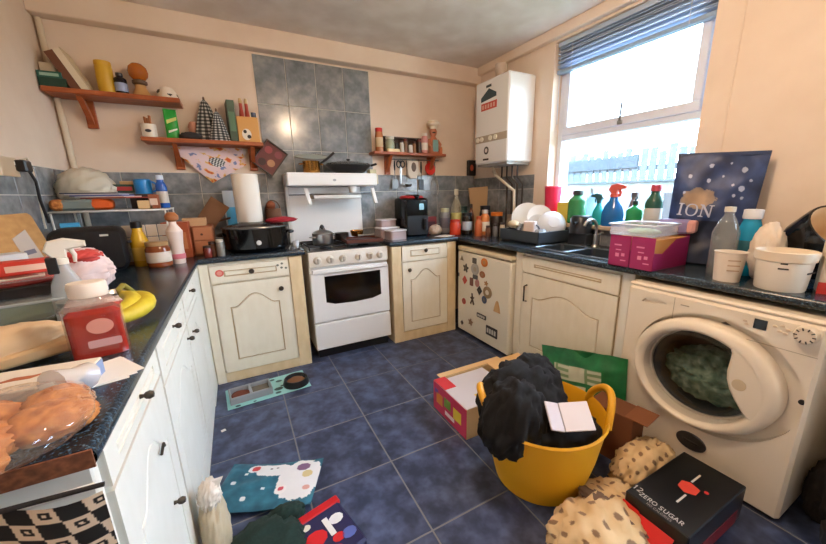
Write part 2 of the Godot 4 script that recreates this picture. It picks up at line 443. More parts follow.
func build_window():
	var X0 := W + 0.09; var X1 := W + 0.15
	var w := Node3D.new(); w.name = "window_1"; add_child(w); w.set_meta("kind", "structure"); w.set_meta("label", "white framed window over the sink with a top opener")
	var st := S()
	for e in [[1.05, 1.095, 1.08, 2.46], [2.095, 2.14, 1.08, 2.46]]:
		bx(st, Vector3(X0, e[2], e[0]), Vector3(X1, e[3], e[1]), 0.004)
	bx(st, Vector3(X0, 1.08, 1.095), Vector3(X1, 1.125, 2.095), 0.004)
	bx(st, Vector3(X0, 2.415, 1.095), Vector3(X1, 2.46, 2.095), 0.004)
	bx(st, Vector3(X0, 1.735, 1.095), Vector3(X1, 1.775, 2.095), 0.004)
	part("window_frame", st, m("upvc"), w)
	st = S()   # top opening sash
	bx(st, Vector3(X0 - 0.012, 1.775, 1.1), Vector3(X1 - 0.015, 1.835, 2.09), 0.005)
	bx(st, Vector3(X0 - 0.012, 2.36, 1.1), Vector3(X1 - 0.015, 2.41, 2.09), 0.005)
	bx(st, Vector3(X0 - 0.012, 1.835, 1.1), Vector3(X1 - 0.015, 2.36, 1.15), 0.005)
	bx(st, Vector3(X0 - 0.012, 1.835, 2.04), Vector3(X1 - 0.015, 2.36, 2.09), 0.005)
	var sash = part("sash", st, m("upvc"), w)
	part("pane", B(Vector3(X0 + 0.02, 1.835, 1.15), Vector3(X0 + 0.024, 2.36, 2.04)), m("pane"), sash)
	var h = part("window_handle", B(Vector3(X0 - 0.026, 1.78, 1.59), Vector3(X0 - 0.012, 1.805, 1.625), 0.003), c(120, 120, 122, 0.35), sash)
	part("pane", B(Vector3(X0 + 0.03, 1.125, 1.095), Vector3(X0 + 0.034, 1.735, 2.095)), m("pane"), w)
	part("stay", T([Vector3(X0 - 0.02, 1.80, 1.605), Vector3(X0 - 0.026, 1.93, 1.615)], 0.0075, 8), c(84, 86, 92, 0.35), w)
	struct("trim_5", B(Vector3(W - 0.07, 1.05, 1.0), Vector3(X0 + 0.005, 1.08, 2.2), 0.006), c(196, 176, 148, 0.5), Vector3.ZERO, "painted window sill")
	# raised blind
	var b = thing("venetian_blind", "blue-grey slatted blind pulled up at the top of the window", "blind", Vector3(W + 0.045, 0, 0))
	part("headrail", B(Vector3(-0.025, 2.425, 1.06), Vector3(0.025, 2.458, 2.13), 0.004), c(176, 194, 216, 0.4), b)
	for i in 9:
		var y := 2.28 + i * 0.016
		var s := S()
		box(s, Vector3.ZERO, Vector3(0.05, 0.005, 1.06), 0.0015)
		part("slat", s, m("blind_slat_%d" % (i % 3)), b, Vector3(0, y, 1.595), Vector3(0, 0, 8.0 if i % 2 else -6.0))
	part("bottom_rail", B(Vector3(-0.026, 2.235, 1.06), Vector3(0.026, 2.262, 2.13), 0.005), c(150, 172, 200, 0.4), b)
	for zz in [1.2, 2.0]:
		part("ladder_cord", T([Vector3(-0.027, 2.24, zz), Vector3(-0.027, 2.43, zz)], 0.002, 5), c(210, 214, 220), b)
	part("pull_cord", T([Vector3(-0.03, 2.43, 1.09), Vector3(-0.03, 1.86, 1.1)], 0.002, 5), c(190, 196, 206), b)

func build_unseen_door():
	# half-glazed door out of view, placed to light the tiles and left-hand doors
	var d := Node3D.new(); d.name = "door_1"; add_child(d); d.set_meta("kind", "structure"); d.set_meta("label", "unseen white half-glazed back door out of view beyond the washing machine, lighting the left cabinets")
	var X0 := W + 0.1; var X1 := W + 0.15
	var st := S()
	bx(st, Vector3(X0, 0, 3.14), Vector3(X1, 2.06, 3.17), 0.003); bx(st, Vector3(X0, 0, 4.19), Vector3(X1, 2.06, 4.22), 0.003); bx(st, Vector3(X0, 2.03, 3.17), Vector3(X1, 2.06, 4.19), 0.003)
	part("door_frame", st, m("upvc"), d)
	st = S()
	bx(st, Vector3(X0 + 0.005, 0.01, 3.17), Vector3(X1 - 0.005, 0.9, 4.19), 0.003); bx(st, Vector3(X0 + 0.005, 0.9, 3.17), Vector3(X1 - 0.005, 1.98, 3.23), 0.003)
	bx(st, Vector3(X0 + 0.005, 0.9, 4.13), Vector3(X1 - 0.005, 1.98, 4.19), 0.003); bx(st, Vector3(X0 + 0.005, 1.98, 3.17), Vector3(X1 - 0.005, 2.03, 4.19), 0.003)
	var l = part("door_leaf", st, m("upvc"), d)
	part("pane", B(Vector3(X0 + 0.02, 0.9, 3.23), Vector3(X0 + 0.024, 1.98, 4.13)), m("pane"), l)
	part("handle", T([Vector3(X0 + 0.005, 1.0, 3.2), Vector3(X0 - 0.05, 1.0, 3.2), Vector3(X0 - 0.05, 1.0, 3.3)], 0.009, 8), m("steel"), l)

func build_outside():
	struct("ground", B(Vector3(W + 0.25, -0.3, -9), Vector3(14, -0.15, 10)), m("lawn"), Vector3.ZERO, "garden lawn outside the window")
	var gw = thing("garden_wall", "pale rendered garden wall seen through the lower window pane", "wall", Vector3(6.0, -0.15, -1.0))
	part("render", B(Vector3(0, 0, -6), Vector3(0.2, 1.58, 6)), c(98, 104, 106, 0.9), gw)
	part("coping", B(Vector3(-0.04, 1.58, -6), Vector3(0.24, 1.62, 6), 0.008), c(56, 66, 74, 0.9), gw)
	var f = thing("garden_fence", "weathered upright board fence standing behind the garden wall", "fence", Vector3(6.25, -0.15, 0))
	var i := 0
	var z := -4.0
	var bm := B(Vector3(0, 0, -0.05), Vector3(0.02, 2.15, 0.05), 0.004)
	bm.generate_normals(); var mesh = bm.commit()
	while z < 1.6:
		part("board", mesh, m("fence_wood"), f, Vector3(0, -0.1 + 0.05 * sin(i * 2.3), z)); z += 0.125; i += 1
	part("rail", B(Vector3(0.02, 1.75, -4.1), Vector3(0.06, 1.83, 1.6)), m("fence_wood"), f)
	part("dark_band", B(Vector3(-0.04, 1.80, -1.3), Vector3(-0.002, 1.98, 0.05), 0.004), c(48, 58, 64, 0.9), f)  # dark horizontal band across part of the fence boards
	for e in [[Vector3(9.8, 0, -5.6), 1.3, "larger leafy tree beyond the garden fence", 5], [Vector3(10.8, 0, 2.2), 1.0, "smaller leafy tree beyond the right end of the garden fence", 6]]:
		var t = thing("tree", e[2], "tree", e[0] + Vector3(0, -0.15, 0))
		part("trunk", T([Vector3(0, 0, 0), Vector3(0.03, 1.4, 0)], [0.12, 0.08], 8), c(110, 96, 82, 0.9), t)
		part("crown", heap(Vector3(e[1], e[1] * 0.9, e[1]), 0.3, 2.2, e[3]), c(80, 104, 84, 0.95), t, Vector3(0, 1.9, 0))

# ------------------------------------------------------------------ fitted units; every builder's front faces local +z at z = 0
func front_panel(parent, called: String, x0: float, x1: float, y0: float, y1: float, mat: Material, mg := 0.075, arch := 0.0, label := ""):
	var st := S()
	var g := 0.004 if mat == m("white_door") else 0.009
	var ya := y0 + mg; var yb := y1 - mg - arch; var xa := x0 + mg; var xb := x1 - mg
	if arch == 0.0: ya = y0 + mg * 0.42; yb = y1 - mg * 0.42
	var top := []
	var N := 18 if arch > 0.0 else 1
	for i in N + 1:
		var t := float(i) / N
		var q: float = clamp((abs(t - 0.5) * 2.0) / 0.78, 0.0, 1.0)
		top.append(Vector2(lerp(xa, xb, t), yb + arch * pow(0.5 * (1.0 + cos(PI * q)), 0.7)))
	var up := Vector3(0, 0, 1)
	var q4 := func(a: Vector2, b: Vector2, cc: Vector2, d: Vector2): face(st, [Vector3(a.x, a.y, 0), Vector3(b.x, b.y, 0), Vector3(cc.x, cc.y, 0), Vector3(d.x, d.y, 0)], up)
	q4.call(Vector2(x0, y0), Vector2(x1, y0), Vector2(x1, ya), Vector2(x0, ya))
	q4.call(Vector2(x0, ya), Vector2(xa, ya), Vector2(xa, y1), Vector2(x0, y1))
	q4.call(Vector2(xb, ya), Vector2(x1, ya), Vector2(x1, y1), Vector2(xb, y1))
	for i in N: q4.call(top[i], top[i + 1], Vector2(top[i + 1].x, y1), Vector2(top[i].x, y1))
	# outer edges and groove sides
	for e in [[Vector2(x0, y0), Vector2(x1, y0), Vector3(0, -1, 0)], [Vector2(x1, y0), Vector2(x1, y1), Vector3(1, 0, 0)], [Vector2(x1, y1), Vector2(x0, y1), Vector3(0, 1, 0)], [Vector2(x0, y1), Vector2(x0, y0), Vector3(-1, 0, 0)]]:
		face(st, [Vector3(e[0].x, e[0].y, 0), Vector3(e[1].x, e[1].y, 0), Vector3(e[1].x, e[1].y, -g), Vector3(e[0].x, e[0].y, -g)], e[2])
	var loop := [Vector2(xa, ya), Vector2(xb, ya)]
	for i in range(N, -1, -1): loop.append(top[i])
	var mid := Vector2((xa + xb) / 2, (ya + yb) / 2)
	for i in loop.size():
		var a: Vector2 = loop[i]; var b: Vector2 = loop[(i + 1) % loop.size()]
		var o := mid - (a + b) / 2
		face(st, [Vector3(a.x, a.y, 0), Vector3(b.x, b.y, 0), Vector3(b.x, b.y, -g), Vector3(a.x, a.y, -g)], Vector3(o.x, o.y, 0))
	var o = part(called, st, mat, parent, Vector3.ZERO, Vector3.ZERO, label)
	part("groove_bed", B(Vector3(x0 + 0.001, y0 + 0.001, -0.02), Vector3(x1 - 0.001, y1 - 0.001, -g)), m("white_door") if mat == m("white_door") else c(194, 170, 132, 0.7), o)
	# raised field inside the groove
	var fld := []
	for p in loop: fld.append(p)
	var inset := Geometry2D.offset_polygon(PackedVector2Array(fld), -0.008)
	if inset.size() > 0:
		var s2 := S(); prism(s2, inset[0], g, g * 0.45); part("raised_field", s2, mat, o, Vector3(0, 0, -g))
	return o
func knob(parent, x: float, y: float, r := 0.011):
	part("knob", L([Vector2(0, 0.03), Vector2(r * 0.7, 0.028), Vector2(r, 0.02), Vector2(r * 0.8, 0.012), Vector2(r * 0.4, 0.008), Vector2(r * 0.55, 0.0)], 14), m("pewter"), parent, Vector3(x, y, 0), Vector3(90, 0, 0))
func cabinet(label: String, pos: Vector3, ry: float, w: float, depth: float, face_mat: Material, stile_mat: Material, top := 0.888) -> Node3D:
	var t = thing("base_cabinet", label, "cabinet", pos, ry, "fitted base cabinets")
	part("carcass", B(Vector3(0.004, 0.085, -depth), Vector3(w - 0.004, top, -0.022)), stile_mat, t)
	part("plinth", B(Vector3(0.002, 0.0, -depth), Vector3(w - 0.002, 0.083, -0.008), 0.002), stile_mat, t)
	return t
func build_units():
	var cream = m("cream"); var white = m("white_door")
	# left run, fronts on x = 0.656, local x runs towards the back wall
	var a = cabinet("white base cabinet at the near end of the left run with a hooked latch", Vector3(0.656, 0, 2.50), 90, 0.51, 0.64, white, white)
	var dr = front_panel(a, "drawer", 0.012, 0.5, 0.805, 0.884, white, 0.06); knob(dr, 0.27, 0.85)
	var d = front_panel(a, "door", 0.012, 0.5, 0.09, 0.795, white, 0.075, 0.09); knob(d, 0.345, 0.457)
	part("latch", T([Vector3(0.30, 0.655, 0.008), Vector3(0.34, 0.662, 0.008), Vector3(0.345, 0.65, 0.008)], 0.004, 6), m("pewter"), d)
	a = cabinet("white base cabinet in the middle of the left run", Vector3(0.656, 0, 1.985), 90, 0.62, 0.64, white, white)
	dr = front_panel(a, "drawer", 0.006, 0.612, 0.755, 0.884, white, 0.07); knob(dr, 0.30, 0.85)
	d = front_panel(a, "door", 0.006, 0.612, 0.09, 0.747, white, 0.075, 0.09); knob(d, 0.56, 0.70)
	a = cabinet("white base cabinet in the left run next to the corner post", Vector3(0.656, 0, 1.36), 90, 0.53, 0.64, white, white)
	dr = front_panel(a, "drawer", 0.006, 0.522, 0.755, 0.884, white, 0.07); knob(dr, 0.26, 0.85)
	d = front_panel(a, "door", 0.006, 0.522, 0.09, 0.747, white, 0.075, 0.09); knob(d, 0.12, 0.67)
	var cp = thing("corner_post", "plain cream panel filling the corner between the left and back cabinets", "panel", Vector3(0, 0, 0))
	part("side_panel", B(Vector3(0.02, 0, 0.55), Vector3(0.652, 0.888, 0.826)), white, cp)
	part("end_panel", B(Vector3(0.02, 0, 0.02), Vector3(0.652, 0.888, 0.546)), cream, cp)
	# back left
	a = cabinet("cream base cabinet with an arched door left of the cooker", Vector3(0.656, 0, 0.536), 0, 0.66, 0.5, cream, cream)
	part("stile", B(Vector3(0.0, 0.0, -0.03), Vector3(0.056, 0.888, -0.004), 0.003), cream, a)
	part("stile", B(Vector3(0.57, 0.0, -0.5), Vector3(0.662, 0.888, -0.004), 0.003), m("pine_trim"), a)
	part("rail", B(Vector3(0.056, 0.0, -0.03), Vector3(0.57, 0.076, -0.006), 0.003), m("pine_trim"), a)
	dr = front_panel(a, "drawer", 0.062, 0.562, 0.757, 0.868, cream, 0.08); knob(dr, 0.315, 0.815, 0.018)
	part("sticker", PR(ell(0.118, 0.82, 0.026, 0.024), 0.001), c(214, 96, 84, 0.5), dr, Vector3(0, 0, 0), Vector3.ZERO, "round red sticker")
	part("sticker", PR(ell(0.118, 0.82, 0.016, 0.015), 0.0016), c(228, 150, 134, 0.5), dr)
	for e in [[0.49, 0.835], [0.515, 0.815], [0.52, 0.845], [0.545, 0.81]]: part("sticker", PR(ell(e[0], e[1], 0.009, 0.008, 10), 0.0014), c(110, 112, 96, 0.5), dr)
	d = front_panel(a, "door", 0.066, 0.562, 0.08, 0.74, cream, 0.085, 0.085); knob(d, 0.495, 0.662, 0.018)
	# back right, narrow
	a = cabinet("narrow cream base cabinet between the cooker and the fridge", Vector3(2.055, 0, 0.536), 0, 0.66, 0.5, cream, cream)
	part("stile", B(Vector3(0.0, 0.0, -0.5), Vector3(0.09, 0.888, -0.004), 0.003), m("pine_trim"), a)
	part("stile", B(Vector3(0.56, 0.0, -0.5), Vector3(0.655, 0.888, -0.004), 0.003), m("pine_trim"), a)
	part("rail", B(Vector3(0.09, 0.0, -0.03), Vector3(0.56, 0.09, -0.006), 0.003), m("pine_trim"), a)
	dr = front_panel(a, "drawer", 0.095, 0.555, 0.752, 0.88, cream, 0.08); knob(dr, 0.323, 0.835, 0.018)
	d = front_panel(a, "door", 0.095, 0.555, 0.1, 0.742, cream, 0.075, 0.085); knob(d, 0.158, 0.672, 0.018)
	# right run, fronts on x = 2.76, local x runs towards the viewer
	a = cabinet("cream sink cabinet with a wide arched door under the window", Vector3(2.76, 0, 1.29), -90, 0.84, 0.5, cream, cream, 0.74)
	part("stile", B(Vector3(0.0, 0.085, -0.03), Vector3(0.07, 0.888, -0.004), 0.003), cream, a)
	part("top_rail", B(Vector3(0.07, 0.74, -0.035), Vector3(0.836, 0.888, -0.022)), cream, a)
	dr = front_panel(a, "false_drawer", 0.078, 0.83, 0.752, 0.868, cream, 0.11)
	d = front_panel(a, "door", 0.08, 0.83, 0.088, 0.742, cream, 0.1, 0.07)
	part("handle", T([Vector3(0.13, 0.53, 0), Vector3(0.13, 0.535, 0.028), Vector3(0.13, 0.65, 0.028), Vector3(0.13, 0.655, 0)], 0.006, 8), m("pewter"), d)
	var fp = single("filler_panel", "narrow pale upright panel between the sink cabinet and the washing machine", "panel", B(Vector3(2.765, 0, 2.134), Vector3(3.2, 0.888, 2.2), 0.003), white)
	# the panel that ends the washing machine bay
	single("bay_panel", "upright panel under the worktop at the near side of the washing machine", "panel", B(Vector3(2.78, 0, 3.09), Vector3(3.28, 0.888, 3.11), 0.003), cream)
	single("cabinet_end_panel", "white end panel closing the left run under the worktop end", "panel", B(Vector3(0.02, 0.0, 2.504), Vector3(0.65, 0.888, 2.53), 0.003), white)

func worktop_edge(st, a: Vector3, b: Vector3, dir: Vector3):
	# a rounded front edge from a to b, bulging towards dir
	var n := 6
	var r := 0.018
	st.set_smooth_group(4)
	for i in n:
		var a0 := PI * (float(i) / n - 0.5); var a1 := PI * (float(i + 1) / n - 0.5)
		var o0 := dir * cos(a0) * 0.012 + Vector3.UP * sin(a0) * r; var o1 := dir * cos(a1) * 0.012 + Vector3.UP * sin(a1) * r
		face(st, [a + o0, b + o0, b + o1, a + o1], dir)
	st.set_smooth_group(-1)
func build_worktops():
	var t = thing("worktop", "dark speckled worktop running along the left wall into the back corner", "worktop")
	var st := S()
	var y0 := TOP - 0.036
	bx(st, Vector3(0.008, y0, 0.008), Vector3(0.656, TOP, 2.548)); bx(st, Vector3(0.656, y0, 0.008), Vector3(1.345, TOP, 0.538))
	worktop_edge(st, Vector3(0.656, TOP - 0.018, 0.55), Vector3(0.656, TOP - 0.018, 2.548), Vector3.RIGHT)
	worktop_edge(st, Vector3(0.668, TOP - 0.018, 0.538), Vector3(1.345, TOP - 0.018, 0.538), Vector3.BACK)
	part("slab", st, m("worktop"), t)
	st = S(); bx(st, Vector3(0.008, y0 + 0.001, 2.548), Vector3(0.664, TOP - 0.002, 2.552)); part("cut_end", st, m("chipboard"), t, Vector3.ZERO, Vector3.ZERO, "bare brown chipboard end")
	t = thing("worktop", "dark speckled worktop turning the corner under the window to the washing machine", "worktop")
	st = S()
	var E := W - 0.008
	bx(st, Vector3(2.04, y0, 0.008), Vector3(E, TOP, 0.538))
	bx(st, Vector3(2.735, y0, 0.538), Vector3(E, TOP, 1.42))
	bx(st, Vector3(2.735, y0, 1.42), Vector3(2.80, TOP, 2.04)); bx(st, Vector3(3.13, y0, 1.42), Vector3(E, TOP, 2.04))
	bx(st, Vector3(2.735, y0, 2.04), Vector3(E, TOP, 3.12))
	worktop_edge(st, Vector3(2.04, TOP - 0.018, 0.538), Vector3(2.735, TOP - 0.018, 0.538), Vector3.BACK)
	worktop_edge(st, Vector3(2.735, TOP - 0.018, 0.538), Vector3(2.735, TOP - 0.018, 3.12), Vector3.LEFT)
	part("slab", st, m("worktop"), t)

func bowl_shell(x0, x1, z0, z1, dep, r := 0.03) -> SurfaceTool:
	var st := S()
	var o := rrect(x0, z0, x1, z1, r, 4); var i := rrect(x0 + 0.02, z0 + 0.02, x1 - 0.02, z1 - 0.02, r, 4)
	var n := o.size()
	for k in n:
		var j := (k + 1) % n
		face(st, [Vector3(o[k].x, 0, o[k].y), Vector3(o[j].x, 0, o[j].y), Vector3(i[j].x, -dep, i[j].y), Vector3(i[k].x, -dep, i[k].y)], Vector3((x0 + x1) / 2 - o[k].x, 0.1, (z0 + z1) / 2 - o[k].y))
	var bot := []
	for p in i: bot.append(Vector3(p.x, -dep, p.y))
	face(st, bot, Vector3.UP)
	return st
func build_sink():
	var t = thing("sink", "dark one and a half bowl inset sink under the window", "sink", Vector3(0, TOP, 0))
	var mt = c(62, 72, 80, 0.2, 0.35)
	var st := S()
	var h := 0.008
	bx(st, Vector3(2.79, 0, 1.40), Vector3(2.82, h, 2.06), 0.003); bx(st, Vector3(3.10, 0, 1.40), Vector3(3.15, h, 2.06), 0.003)
	bx(st, Vector3(2.82, 0, 1.40), Vector3(3.10, h, 1.425), 0.003); bx(st, Vector3(2.82, 0, 2.035), Vector3(3.10, h, 2.06), 0.003); bx(st, Vector3(2.82, 0, 1.655), Vector3(3.10, h, 1.69), 0.003)
	part("rim", st, c(120, 132, 140, 0.18, 0.6), t)
	part("bowl", bowl_shell(2.82, 3.10, 1.425, 1.655, 0.12), mt, t, Vector3(0, 0.002, 0))
	var b = part("bowl", bowl_shell(2.82, 3.10, 1.69, 2.035, 0.17), mt, t, Vector3(0, 0.002, 0))
	part("plug_hole", L([Vector2(0, 0.002), Vector2(0.03, 0.003), Vector2(0.035, 0)], 18), m("steel"), b, Vector3(2.96, -0.168, 1.87))
	var tp = thing("mixer_tap", "chrome mixer tap with a curved spout behind the sink", "tap", Vector3(3.19, TOP, 1.64))
	part("body", L([Vector2(0, 0), Vector2(0.028, 0), Vector2(0.026, 0.01), Vector2(0.018, 0.02), Vector2(0.018, 0.09), Vector2(0, 0.095)], 16), m("steel"), tp)
	var pts := [Vector3(0, 0.08, 0)]
	for q in arc(Vector3(-0.07, 0.14, 0), Vector3(0.07, 0, 0), Vector3(0, 0.06, 0), 0, 160, 10): pts.append(q)
	part("spout", T(pts, 0.011, 10), m("steel"), tp)
	part("lever", T([Vector3(0.0, 0.09, 0.0), Vector3(0.01, 0.11, 0.05)], 0.006, 8), m("steel"), tp)

# ------------------------------------------------------------------ appliances
func build_cooker():
	var t = thing("gas_cooker", "white freestanding gas cooker with an eye-level grill hood", "cooker", Vector3(1.37, 0, 0))
	var w := 0.66; var f := 0.509
	var wm = m("appliance")
	part("body", B(Vector3(0.003, 0.075, 0.03), Vector3(w - 0.003, 0.895, f - 0.03), 0.004), wm, t)
	part("plinth", B(Vector3(0.02, 0.0, 0.05), Vector3(w - 0.02, 0.074, f - 0.045)), m("black_plastic"), t)
	var dr = part("storage_drawer", B(Vector3(0, 0.082, f - 0.029), Vector3(w, 0.308, f), 0.006), wm, t)
	var od = part("oven_door", B(Vector3(0, 0.318, f - 0.029), Vector3(w, 0.742, f), 0.008), wm, t)
	part("door_glass", PR([Vector2(0.108, 0.70), Vector2(0.58, 0.70), Vector2(0.58, 0.485), Vector2(0.5, 0.462), Vector2(0.34, 0.455), Vector2(0.18, 0.462), Vector2(0.108, 0.485)], 0.002), m("black_gloss"), od, Vector3(0, 0, f))
	part("handle", PR([Vector2(0.01, 0.725), Vector2(0.02, 0.762), Vector2(0.64, 0.762), Vector2(0.65, 0.725)], 0.022, 0.006), wm, od, Vector3(0, 0, f))
	part("control_panel", B(Vector3(0, 0.778, f - 0.03), Vector3(w, 0.90, f), 0.006), c(226, 222, 212, 0.3), t)
	for e in [0.066, 0.166, 0.268, 0.398, 0.498, 0.586]:
		var k = part("control_knob", L([Vector2(0, 0.03), Vector2(0.02, 0.028), Vector2(0.022, 0.012), Vector2(0.03, 0.006), Vector2(0.032, 0.0)], 20), c(206, 200, 188, 0.35), t, Vector3(e, 0.832, f), Vector3(90, 0, 0))
		part("grip", B(Vector3(-0.005, 0.026, -0.02), Vector3(0.005, 0.036, 0.02), 0.002), c(170, 164, 152, 0.35, 0.4), k)
	part("hob_plate", B(Vector3(0.004, 0.896, 0.05), Vector3(w - 0.004, 0.906, f - 0.006), 0.003), c(52, 52, 54, 0.3), t)
	for e in [[0.17, 0.16], [0.49, 0.16], [0.17, 0.36], [0.49, 0.36]]:
		var b = part("burner", L([Vector2(0, 0.022), Vector2(0.03, 0.02), Vector2(0.034, 0.012), Vector2(0.045, 0.008), Vector2(0.048, 0)], 18), m("iron"), t, Vector3(e[0], 0.906, e[1]))
	for gx in [0.02, 0.34]:
		var g := S()
		for q in [[0.0, 0.08], [0.0, 0.27], [0.0, 0.46]]: bx(g, Vector3(gx, 0.93, q[1] - 0.004), Vector3(gx + 0.3, 0.938, q[1] + 0.004))
		for q in [0.0, 0.146, 0.292]: bx(g, Vector3(gx + q, 0.93, 0.08), Vector3(gx + q + 0.008, 0.938, 0.46))
		for q in [[0.0, 0.08], [0.292, 0.08], [0.0, 0.456], [0.292, 0.456]]: bx(g, Vector3(gx + q[0], 0.906, q[1]), Vector3(gx + q[0] + 0.008, 0.932, q[1] + 0.006))
		part("pan_support", g, m("iron"), t)
	part("splashback", B(Vector3(-0.035, 0.932, 0.025), Vector3(0.60, 1.40, 0.05), 0.004), wm, t)
	part("grill_post", B(Vector3(-0.06, 0.932, 0.02), Vector3(-0.035, 1.5, 0.06), 0.004), c(214, 214, 210, 0.3), t)
	var hd = part("grill_hood", B(Vector3(-0.06, 1.405, 0.012), Vector3(0.685, 1.508, 0.27), 0.008), wm, t)
	part("badge", PR(ell(0.31, 1.45, 0.014, 0.01, 16), 0.002), c(170, 176, 180, 0.3), hd, Vector3(0, 0, 0.27))
	part("hood_end_cap", B(Vector3(0.683, 1.42, 0.05), Vector3(0.70, 1.50, 0.26), 0.003), c(206, 196, 168, 0.4), hd)
	for gx in [0.05, 0.61]:
		var s := S()
		prism(s, PackedVector2Array([Vector2(0, 1.385), Vector2(0.03, 1.385), Vector2(0.06, 1.255), Vector2(0.03, 1.255)]), 0.02, 0.003)
		part("grill_arm", s, wm, t, Vector3(gx, 0, 0.285))
	part("grill_rail", T([Vector3(-0.03, 1.335, 0.06), Vector3(-0.03, 1.335, 0.285), Vector3(0.68, 1.335, 0.285), Vector3(0.68, 1.335, 0.06)], 0.004, 6), m("dark_steel"), t)
	var gp := thing("grill_pan", "flat steel grill pan held under the eye-level grill hood", "pan", Vector3(1.50, 1.30, 0.08))
	var s2 := S()
	bx(s2, Vector3(0, 0, 0), Vector3(0.40, 0.004, 0.2)); bx(s2, Vector3(0, 0, 0.196), Vector3(0.40, 0.03, 0.2)); bx(s2, Vector3(0, 0, 0), Vector3(0.004, 0.03, 0.2)); bx(s2, Vector3(0.396, 0, 0), Vector3(0.40, 0.03, 0.2))
	part("tray", s2, c(200, 200, 196, 0.3, 0.6), gp)
	var gr := S()
	for i in 12: tube(gr, [Vector3(0.02 + i * 0.033, 0.045, 0.005), Vector3(0.02 + i * 0.033, 0.045, 0.195)], 0.002, 5)
	tube(gr, [Vector3(0.01, 0.045, 0.19), Vector3(0.39, 0.045, 0.19)], 0.003, 5)
	part("rack", gr, m("steel"), gp)
	var cp := single("spout_cup", "small white plastic cup perched on the grill pan rack", "cup", L([Vector2(0, 0.002), Vector2(0.028, 0.0), Vector2(0.036, 0.055), Vector2(0.032, 0.055), Vector2(0.026, 0.006), Vector2(0, 0.006)], 18), m("white_plastic"), Vector3(1.85, 1.347, 0.2))

